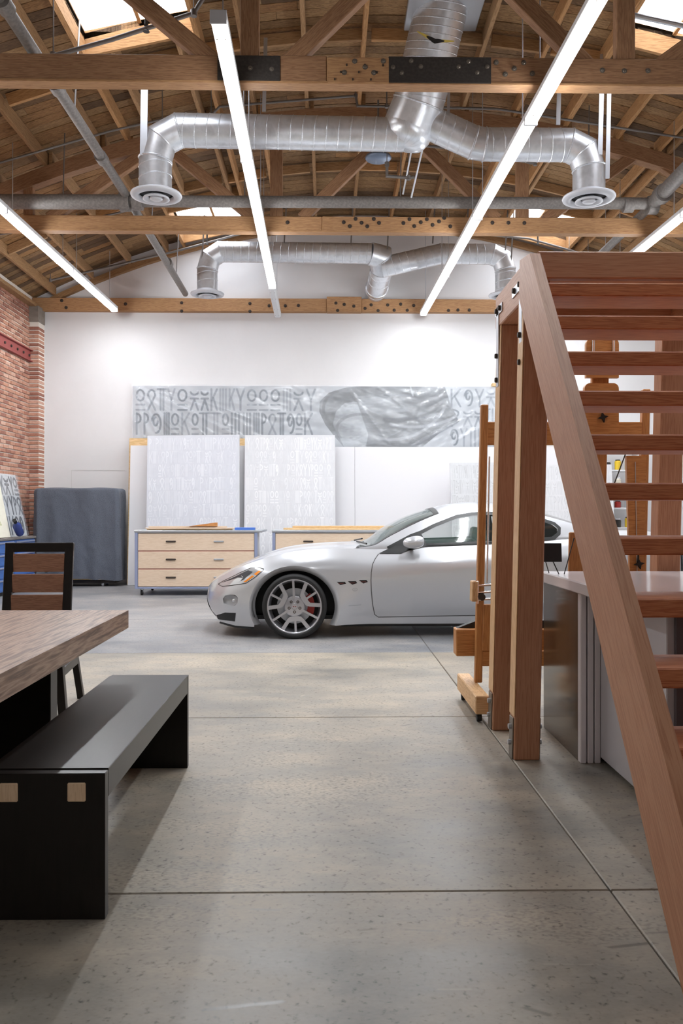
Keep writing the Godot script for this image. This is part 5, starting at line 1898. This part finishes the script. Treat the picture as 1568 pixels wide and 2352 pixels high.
func build_car() -> void:
	var o := thing("car", "silver sports coupe parked nose to the left behind the stair posts", "car", V(-1.28, 0, 9.37))
	# side outline with wheel arches
	var outl := PackedVector2Array()
	for k in 61:
		var u := 4.9 * pow(k / 60.0, 1.15)
		outl.append(Vector2(u, curve(YC, u)))
	for q in [[4.9, 0.5], [4.86, 0.3], [4.75, 0.2]]:
		outl.append(Vector2(q[0], q[1]))
	for e in [1, 0]:
		var ux: float = AX[e]
		var yb := 0.16 if e else 0.125
		outl.append(Vector2(ux + 0.5, yb + 0.006))
		outl.append(Vector2(ux + 0.409, yb))
		for k in 29:
			var a := lerpf(-0.475, PI + 0.475, k / 28.0)
			outl.append(Vector2(ux + cos(a) * 0.456, 0.315 + sin(a) * 0.410))
		if e == 0:
			outl.append(Vector2(0.553, 0.108))
	for q in [[0.361, 0.11], [0.192, 0.14], [0.146, 0.2], [0.095, 0.24], [0.06, 0.3], [0.02, 0.36]]:
		outl.append(Vector2(q[0], q[1]))
	var near := func(u: float, y: float) -> Vector3:
		return Vector3(u, y, flank(u, y))
	var far := func(u: float, y: float) -> Vector3:
		return Vector3(u, y, -flank(u, y))
	var lamp := pv([0.171, 0.52, 0.23, 0.556, 0.361, 0.621, 0.407, 0.646, 0.476, 0.677, 0.517, 0.695, 0.601, 0.70, 0.648, 0.690, 0.625, 0.66, 0.55, 0.602, 0.473, 0.552, 0.375, 0.533, 0.218, 0.506])
	var fog := pv([0.228, 0.38, 0.253, 0.414, 0.311, 0.429, 0.363, 0.427, 0.39, 0.399, 0.385, 0.349, 0.357, 0.321, 0.295, 0.32, 0.237, 0.336])
	var vents := [pv([1.379, 0.567, 1.461, 0.567, 1.472, 0.549, 1.415, 0.535]), pv([1.488, 0.573, 1.57, 0.573, 1.583, 0.554, 1.534, 0.538]), pv([1.597, 0.584, 1.674, 0.585, 1.688, 0.565, 1.643, 0.549])]
	var low := pv([0.149, 0.202, 0.25, 0.241, 0.365, 0.244, 0.353, 0.156, 0.166, 0.162])
	var g := Geo.new()
	g.panel(outl, near, 0.04, [fog], false, 0.03)
	g.panel(outl, far, 0.1, [], true, 0.07)
	for e in AX:                                           # rolled wheel arch lips
		for sg in [1.0, -1.0]:
			var lip := func(a: float, b: float) -> Vector3:
				var t := lerpf(-0.475 - 0.06 * b, PI + 0.475 + 0.06 * b, a)
				var p := Vector2(e + cos(t) * lerpf(0.456, 0.400, b), 0.315 + sin(t) * lerpf(0.410, 0.360, b))
				var q := Vector2(e + cos(t) * 0.456, 0.315 + sin(t) * 0.410)
				return Vector3(p.x, maxf(p.y, 0.108), (flank(q.x, q.y) - 0.034 * b - 0.02 * pow(b, 4.0)) * sg)
			g.sheet(lip, 56, 5, Vector3(0, 0, sg))
	# bonnet, and the deck behind the cabin
	var top := func(u0: float, u1: float) -> Callable:
		return func(a: float, b: float) -> Vector3:
			var u := lerpf(u0, u1, a)
			var q := b * 2.0 - 1.0
			var yc := curve(YC, u)
			var hh := curve(YH, u) if u < 1.8 or u > 3.9 else lerpf(curve(YH, 1.8), curve(YH, 3.9), (u - 1.8) / 2.1)
			return Vector3(u, yc + (hh - yc) * (1.0 - q * q) + 0.012 * exp(-pow((absf(q) - 0.55) / 0.12, 2.0)) * smoothstep(0.2, 0.8, u) * smoothstep(0.0, 0.2, 1.0 - absf(q)), flank(u, yc) * q)
	g.sheet(top.call(0.0, 1.62), 46, 28, Vector3.UP)
	g.sheet(top.call(3.85, 4.9), 20, 20, Vector3.UP)
	# nose and tail
	var nose := func(a: float, b: float) -> Vector3:
		var q := b * 2.0 - 1.0
		var y := lerpf(0.16, 0.40, a)
		var back := 0.17 * pow(1.0 - a, 1.6)
		var yy := y + 0.03 * a * (1.0 - q * q)
		return Vector3(back * (0.6 + 0.4 * q * q), yy, q * flank(maxf(0.0, back), minf(y, 0.40)))
	g.sheet(nose, 14, 20, Vector3.LEFT)
	var tail := func(a: float, b: float) -> Vector3:
		var q := b * 2.0 - 1.0
		var y := lerpf(0.25, 0.98, a)
		return Vector3(4.9 + 0.05 * sin(a * PI) - 0.04 * (1.0 - a), y + 0.02 * a * (1.0 - q * q), q * flank(4.88, y))
	g.sheet(tail, 12, 16, Vector3.RIGHT)
	part("body", g, M.paint, o, "silver painted body")
	# black oval grille in the nose
	g = Geo.new()
	var gr := func(a: float, b: float) -> Vector3:
		var t := b * TAU
		return nose.call(0.62 + sin(t) * 0.3 * a, 0.5 + cos(t) * 0.3 * a) - Vector3(0.002, 0, 0)
	g.sheet(gr, 4, 28, Vector3.LEFT)
	part("grille", g, M.trim_black, o)
	# cabin sides with the window cut out
	var side := PackedVector2Array()
	for k in 41:
		var u := lerpf(1.55, 4.05, k / 40.0)
		side.append(Vector2(u, curve(EDGE, u)))
	for k in 26:
		var u := lerpf(4.05, 1.55, k / 25.0)
		side.append(Vector2(u, curve(YC, u) - 0.001))
	var dlo := pv([1.90, 0.905, 1.98, 0.945, 2.131, 1.022, 2.24, 1.06, 2.38, 1.128, 2.623, 1.220, 2.782, 1.246, 2.95, 1.252, 3.15, 1.24, 3.35, 1.212, 3.5, 1.18, 3.6, 1.145, 3.643, 1.10, 3.63, 1.04, 3.57, 0.992, 3.3, 0.966, 2.78, 0.940, 2.363, 0.925, 2.1, 0.912])
	var inner := Geometry2D.offset_polygon(dlo, -0.022)[0]
	var cn := func(u: float, y: float) -> Vector3:
		return Vector3(u, y, cabin(u, y))
	var cf := func(u: float, y: float) -> Vector3:
		return Vector3(u, y, -cabin(u, y))
	var cng := func(u: float, y: float) -> Vector3:
		return Vector3(u, y, cabin(u, y) - 0.006)
	var cfg := func(u: float, y: float) -> Vector3:
		return Vector3(u, y, -cabin(u, y) + 0.006)
	g = Geo.new()
	g.panel(side, cn, 0.08, [dlo], false)
	g.panel(side, cf, 0.08, [dlo], true)
	# roof skin between the two edges
	var over := func(u0: float, u1: float, bu: float) -> Callable:
		return func(a: float, b: float) -> Vector3:
			var u := lerpf(u0, u1, a)
			var q := b * 2.0 - 1.0
			var ye := curve(EDGE, u)
			var lift := 0.05 * smoothstep(1.5, 2.5, u) + 0.012
			return Vector3(u - bu * (1.0 - q * q), ye + lift * (1.0 - q * q), cabin(u, ye) * q)
	g.sheet(over.call(2.44, 3.28, 0.0), 18, 20, Vector3.UP)
	part("cabin_shell", g, M.paint, o)
	g = Geo.new()
	var ws := func(a: float, b: float) -> Vector3:
		var u := lerpf(1.62, 2.44, a)
		var q := b * 2.0 - 1.0
		var ye := curve(EDGE, u)
		var lift := lerpf(0.02, 0.062, a)
		return Vector3(u - 0.05 * sin(a * PI) * (1.0 - q * q), ye + (lift + 0.03 * sin(a * PI)) * (1.0 - q * q), cabin(u, ye) * q)
	g.sheet(ws, 16, 22, Vector3(-1, 1, 0))
	part("windscreen", g, M.car_glass, o, "sloping windscreen")
	g = Geo.new()
	for s in [0.0, 1.0]:                                   # dark sealing strips of the screen
		var st := func(a: float, b: float) -> Vector3:
			var p: Vector3 = ws.call(a, s + (0.035 * b if s == 0.0 else -0.035 * b))
			return p + Vector3(-0.002, 0.004, 0)
		g.sheet(st, 16, 2, Vector3(-1, 1, 0))
	var st2 := func(a: float, b: float) -> Vector3:
		var p: Vector3 = ws.call(0.94 + 0.06 * a, b)
		return p + Vector3(-0.002, 0.004, 0)
	g.sheet(st2, 2, 22, Vector3(-1, 1, 0))
	part("screen_seal", g, M.trim_black, o)
	g = Geo.new()
	var cowl := func(a: float, b: float) -> Vector3:
		var p: Vector3 = ws.call(0.0, 0.04 + 0.92 * b)
		return p + Vector3(-0.07 * (1.0 - a), 0.004 - 0.02 * (1.0 - a), 0)
	g.sheet(cowl, 2, 20, Vector3.UP)
	part("cowl", g, M.trim_black, o)
	for s in [[0.15, 0.5], [-0.5, -0.08]]:
		g = Geo.new()
		var w0: Vector3 = ws.call(0.02, 0.5 + s[0] * 0.9)
		var w1: Vector3 = ws.call(0.10, 0.5 + s[1] * 0.9)
		g.tube(PackedVector3Array([w0 + Vector3(-0.03, 0.02, 0), w1 + Vector3(-0.015, 0.02, 0)]), 0.009, 8)
		part("wiper", g, M.trim_black, o)
	g = Geo.new()
	g.sheet(over.call(3.28, 3.92, 0.0), 12, 18, Vector3(1, 1, 0))
	part("rear_window", g, M.dark_glass, o)
	g = Geo.new()
	g.panel(inner, cng, 0.08, [], false)
	part("side_window", g, M.car_glass, o)
	g = Geo.new()
	g.panel(inner, cfg, 0.08, [], true)
	part("side_window", g, M.car_glass, o)
	g = Geo.new()
	var outer := Geometry2D.offset_polygon(dlo, 0.012)[0]
	g.panel(outer, func(u: float, y: float) -> Vector3: return Vector3(u, y, cabin(u, y) + 0.004), 0.05, [inner], false)
	part("window_frame", g, M.trim_black, o, "black window frame")
	g = Geo.new()
	g.panel(outer, func(u: float, y: float) -> Vector3: return Vector3(u, y, -cabin(u, y) - 0.004), 0.08, [inner], true)
	part("window_frame", g, M.trim_black, o, "black window frame")
	g = Geo.new()                                          # dark quarter glass behind the door, both sides
	var qt := pv([3.28, 0.985, 3.30, 1.195, 3.40, 1.18, 3.5, 1.155, 3.58, 1.125, 3.617, 1.09, 3.605, 1.045, 3.55, 1.012])
	g.panel(qt, func(u: float, y: float) -> Vector3: return Vector3(u, y, cabin(u, y) + 0.002), 0.06, [], false)
	g.panel(pv([2.90, 0.95, 2.90, 1.245, 2.97, 1.245, 2.98, 0.955]), func(u: float, y: float) -> Vector3: return Vector3(u, y, cabin(u, y) + 0.004), 0.06, [], false)
	part("quarter_glass", g, M.dark_glass, o)
	# wedge and mirror
	g = Geo.new()
	g.panel(pv([1.80, 0.845, 1.93, 0.905, 2.02, 0.952, 2.13, 1.012, 2.235, 1.052, 2.262, 0.99, 2.30, 0.918, 2.1, 0.875, 2.02, 0.845]), func(u: float, y: float) -> Vector3: return Vector3(u, y, (flank(u, y) if y < curve(YC, u) else cabin(u, y)) + 0.007), 0.04, [], false)
	part("mirror_base", g, M.trim_black, o)
	g = Geo.new()
	var mir := func(a: float, b: float) -> Vector3:
		var t := a * PI
		var f := b * TAU
		var e := pow(sin(t), 0.7)
		var x := 2.14 + 0.105 * -cos(t)
		var hy := 0.066 * e * (0.75 + 0.35 * a)
		return Vector3(x, 0.95 + 0.02 * a + sin(f) * hy, 0.93 + cos(f) * 0.07 * e)
	g.sheet(mir, 16, 22, Vector3(0, 0, 0.0))
	for k in g.v.size():
		if g.n[k].dot(g.v[k] - Vector3(2.15, 0.96, 0.93)) < 0.0:
			g.n[k] = -g.n[k]
	var mi := part("door_mirror", g, M.paint, o)
	g = Geo.new()
	g.bar(Vector3(2.12, 0.905, 0.80), Vector3(2.14, 0.915, 0.92), 0.06, 0.03)
	part("mirror_arm", g, M.trim_black, mi)
	# lamps, vents, grilles, seams laid on the near flank
	var skin := func(lift: float) -> Callable:
		return func(u: float, y: float) -> Vector3:
			return Vector3(u, y, flank(u, y) + lift)
	g = Geo.new()
	g.panel(Geometry2D.offset_polygon(lamp, 0.006)[0], skin.call(0.002), 0.05)
	var hl := part("headlamp", g, M.trim_black, o)
	g = Geo.new()
	g.panel(lamp, skin.call(0.0035), 0.05)
	part("lens", g, mat(col(206, 210, 214), 0.08, 0.5), hl)
	g = Geo.new()
	g.panel(pv([0.205, 0.538, 0.361, 0.612, 0.417, 0.641, 0.49, 0.675, 0.54, 0.662, 0.449, 0.586, 0.412, 0.567, 0.439, 0.599, 0.382, 0.601, 0.241, 0.550]), skin.call(0.005), 0.05)
	part("dark_bezel", g, mat(col(64, 66, 70), 0.2), hl)
	for q in [[0.445, 0.56, 0.535, 0.628, 0.556, 0.62, 0.473, 0.559], [0.553, 0.641, 0.602, 0.677, 0.625, 0.671, 0.576, 0.629]]:
		g = Geo.new()
		g.panel(pv(q), skin.call(0.0065), 0.05)
		part("indicator", g, M.amber, hl, "amber indicator")
	g = Geo.new()                                          # recessed round lamp
	var rec := func(a: float, b: float) -> Vector3:
		var t := b * TAU
		var p := Vector2(0.309 + cos(t) * 0.084 * (1.0 - a), 0.374 + sin(t) * 0.056 * (1.0 - a))
		return Vector3(p.x + 0.02 * a, p.y, flank(p.x, p.y) + 0.001 - 0.06 * pow(a, 0.4))
	g.sheet(rec, 14, 44, Vector3(0, 0, 1))
	var fg := part("fog_recess", g, mat(col(186, 187, 190), 0.35, 0.2), o)
	g = Geo.new()
	g.lathe(PackedVector2Array([Vector2(0, 0.01), Vector2(0.026, 0.0), Vector2(0.03, -0.02)]), 18, at(Vector3(0.352, 0.366, 0.715), Vector3(PI / 2, 0, -0.3)), true)
	part("fog_lamp", g, M.chrome, fg)
	g = Geo.new()
	g.panel(low, skin.call(0.003), 0.05)
	part("lower_grille", g, M.trim_black, o, "black lower intake")
	for q in vents:
		g = Geo.new()
		g.panel(q, skin.call(0.002), 0.05)
		var vt := part("side_vent", g, M.black, o)
		g = Geo.new()
		var c: Vector2 = (q[0] + q[3]) * 0.5
		g.panel(pv([c.x, c.y + 0.004, c.x + 0.05, c.y + 0.006, c.x + 0.05, c.y - 0.003, c.x, c.y - 0.004]), skin.call(0.004), 0.05)
		part("vent_blade", g, mat(col(96, 44, 42), 0.4), vt)
	g = Geo.new()
	var ring := PackedVector2Array()
	for k in 17:
		ring.append(Vector2(1.56 + cos(TAU * k / 16.0) * 0.024, 0.489 + sin(TAU * k / 16.0) * 0.014))
	g.panel(band(ring, 0.006), skin.call(0.003), 0.05)
	for k in [-0.008, 0.0, 0.008]:
		g.panel(pv([1.559 + k, 0.482, 1.561 + k, 0.482, 1.561 + k, 0.496, 1.559 + k, 0.496]), skin.call(0.003), 0.05)
	part("oval_emblem", g, M.steel_dull, o, "small oval wing emblem")
	g = Geo.new()
	g.panel(band(pv([1.497, 0.326, 1.53, 0.329, 1.56, 0.327, 1.59, 0.331, 1.625, 0.333]), 0.007), skin.call(0.002), 0.05)
	part("script_badge", g, M.steel_dull, o)
	g = Geo.new()
	g.panel(band(pv([1.80, 0.842, 1.763, 0.793, 1.735, 0.74, 1.722, 0.66, 1.719, 0.585, 1.724, 0.48, 1.738, 0.34, 1.762, 0.227, 1.80, 0.20, 2.9, 0.215]), 0.009), skin.call(0.0015), 0.05)
	part("panel_gap", g, mat(col(92, 92, 94), 0.6), o)
	g = Geo.new()
	g.panel(pv([0.19, 0.142, 0.361, 0.112, 0.546, 0.107, 0.55, 0.085, 0.36, 0.09, 0.18, 0.122]), skin.call(0.001), 0.05)
	g.bx(Vector3(1.42, 0.10, 0.4), Vector3(3.45, 0.14, 0.72), 0.01)
	part("sill_trim", g, M.trim_black, o)
	# underside, wheel wells, cabin
	g = Geo.new()
	g.bx(Vector3(0.3, 0.16, -0.6), Vector3(4.6, 0.2, 0.6))
	for e in AX:
		var w := PackedVector2Array()
		for k in 25:
			var a := lerpf(-0.3, PI + 0.3, k / 24.0)
			w.append(Vector2(e + cos(a) * 0.42, 0.32 + sin(a) * 0.38))
		for s in [-1.0, 1.0]:
			for k in 24:
				var p := w[k]
				var q := w[k + 1]
				g.quad(Vector3(p.x, p.y, s * 0.5), Vector3(q.x, q.y, s * 0.5), Vector3(q.x, q.y, s * 0.83), Vector3(p.x, p.y, s * 0.83), (Vector3(e, 0.32, 0) - Vector3(p.x, p.y, 0)).normalized())
			g.prism(w, 0.01, at(Vector3(0, 0, s * 0.5)))
	part("underbody", g, M.black, o)
	g = Geo.new()
	g.bx(Vector3(1.75, 0.3, -0.68), Vector3(3.5, 0.34, 0.68))
	g.bx(Vector3(1.62, 0.55, -0.70), Vector3(1.95, 0.90, 0.70), 0.04)
	part("dashboard", g, M.trim_black, o)
	for s in [-0.36, 0.36]:
		g = Geo.new()
		g.box(Vector3(0.5, 0.14, 0.46), at(Vector3(2.55, 0.42, s)), 0.05)
		g.box(Vector3(0.12, 0.52, 0.44), at(Vector3(2.86, 0.70, s), Vector3(0, 0, -0.25)), 0.05)
		g.box(Vector3(0.08, 0.14, 0.24), at(Vector3(2.965, 1.02, s), Vector3(0, 0, -0.2)), 0.035)
		part("seat", g, mat(col(70, 68, 66), 0.6), o)
	g = Geo.new()
	var sw := PackedVector3Array()
	for k in 25:
		var a := TAU * k / 24.0
		sw.append(Vector3(2.10 + 0.06 * sin(a), 0.80 + 0.17 * sin(a), 0.36 + 0.18 * cos(a)))
	g.tube(sw, 0.014, 8, false)
	part("steering_wheel", g, M.trim_black, o)
	for e in AX:
		for s in [-1.0, 1.0]:
			wheel(o, Vector3(e, 0.322, s * 0.795), s)

func wheel(o: Node3D, c: Vector3, s: float) -> void:
	var x := Transform3D(Basis.from_euler(Vector3(PI / 2 * s, 0, 0)), c)
	var R := 0.322
	var g := Geo.new()
	g.lathe(PackedVector2Array([Vector2(0.262, -0.12), Vector2(0.29, -0.125), Vector2(0.312, -0.115), Vector2(R, -0.09), Vector2(R, 0.085), Vector2(0.317, 0.103), Vector2(0.306, 0.117), Vector2(0.292, 0.122), Vector2(0.276, 0.114), Vector2(0.262, 0.10)]), 64, x, true)
	var ty := part("tyre", g, M.rubber, o, "black low-profile tyre")
	g = Geo.new()
	g.lathe(PackedVector2Array([Vector2(0.285, 0.1225), Vector2(0.2835, 0.1245), Vector2(0.282, 0.1225)]), 48, x)
	part("sidewall_ring", g, M.black, ty)
	g = Geo.new()
	g.lathe(PackedVector2Array([Vector2(0.252, 0.085), Vector2(0.258, 0.102), Vector2(0.27, 0.112), Vector2(0.276, 0.104), Vector2(0.262, 0.09)]), 64, x, true)
	g.lathe(PackedVector2Array([Vector2(0.245, -0.11), Vector2(0.236, 0.02), Vector2(0.255, 0.09)]), 48, x)
	if s > 0.0 or true:
		# three forked brackets, a thin spoke inside each and one between each pair
		var F := Transform3D(x.basis * Basis.from_euler(Vector3(-PI / 2, 0, 0)), c + x.basis * Vector3(0, 0.072, 0))
		var pol := func(r: float, a: float) -> Vector2:
			return Vector2(cos(a), sin(a)) * r
		for k in 3:
			var a := deg_to_rad(33.0 + 120.0 * k)
			var br := PackedVector2Array()
			for q in [[0.258, 34.3], [0.150, 33.0], [0.118, 30.0], [0.100, 14.0], [0.100, -14.0], [0.118, -30.0], [0.150, -33.0], [0.258, -34.3], [0.258, -26.0], [0.160, -20.0], [0.148, -8.0], [0.148, 8.0], [0.160, 20.0], [0.258, 26.0]]:
				br.append(pol.call(q[0], a + deg_to_rad(q[1])))
			g.prism(br, 0.03, F)
			var d: Vector2 = pol.call(1.0, a)
			var e := d.orthogonal()
			g.prism(PackedVector2Array([d * 0.14 + e * 0.010, d * 0.14 - e * 0.010, d * 0.258 - e * 0.011, d * 0.258 + e * 0.011]), 0.026, F)
			d = pol.call(1.0, a + PI / 3.0)
			e = d.orthogonal()
			g.prism(PackedVector2Array([d * 0.08 + e * 0.011, d * 0.08 - e * 0.011, d * 0.258 - e * 0.011, d * 0.258 + e * 0.011]), 0.026, F)
		g.lathe(PackedVector2Array([Vector2(0, 0.098), Vector2(0.028, 0.098), Vector2(0.032, 0.092), Vector2(0.095, 0.088), Vector2(0.104, 0.08), Vector2(0.104, 0.05)]), 36, x)
		var rim := part("rim", g, M.rim, o, "silver many-spoked alloy rim")
		for k in 5:
			var a := deg_to_rad(18.0 + 72.0 * k)
			var n := Geo.new()
			n.lathe(PackedVector2Array([Vector2(0.016, 0.086), Vector2(0.014, 0.1), Vector2(0.009, 0.1), Vector2(0.008, 0.09), Vector2(0.0, 0.09)]), 8, x * at(Vector3(cos(a) * 0.056, 0, sin(a) * 0.056)))
			part("lug_nut", n, M.dark_bolt, rim)
		var n := Geo.new()
		n.bx(Vector3(-0.016, -0.003, 0.0), Vector3(-0.004, 0.003, 0.003))
		n.bx(Vector3(0.004, -0.003, 0.0), Vector3(0.016, 0.003, 0.003))
		var cap := Geo.new()
		cap.add(n, Transform3D(F.basis, c + x.basis * Vector3(0, 0.098, 0)))
		part("cap_mark", cap, M.caliper, rim)
	g = Geo.new()
	g.lathe(PackedVector2Array([Vector2(0.09, 0.03), Vector2(0.178, 0.03), Vector2(0.178, 0.01), Vector2(0.09, 0.01)]), 36, x)
	part("brake_disc", g, M.steel_dull, o)
	g = Geo.new()
	var cal := PackedVector2Array()
	for k in 9:
		cal.append(Vector2(cos(lerpf(-0.5, 0.7, k / 8.0)), sin(lerpf(-0.5, 0.7, k / 8.0))) * 0.20)
	for k in 9:
		cal.append(Vector2(cos(lerpf(0.7, -0.5, k / 8.0)), sin(lerpf(0.7, -0.5, k / 8.0))) * 0.13)
	g.prism(cal, 0.05 * s, Transform3D(Basis(), c + Vector3(0, 0, 0.0)))
	part("brake_caliper", g, M.caliper, o, "red brake caliper")
	g = Geo.new()
	g.lathe(PackedVector2Array([Vector2(0, -0.1), Vector2(0.24, -0.1)]), 32, x)
	part("inner_shade", g, M.black, o)
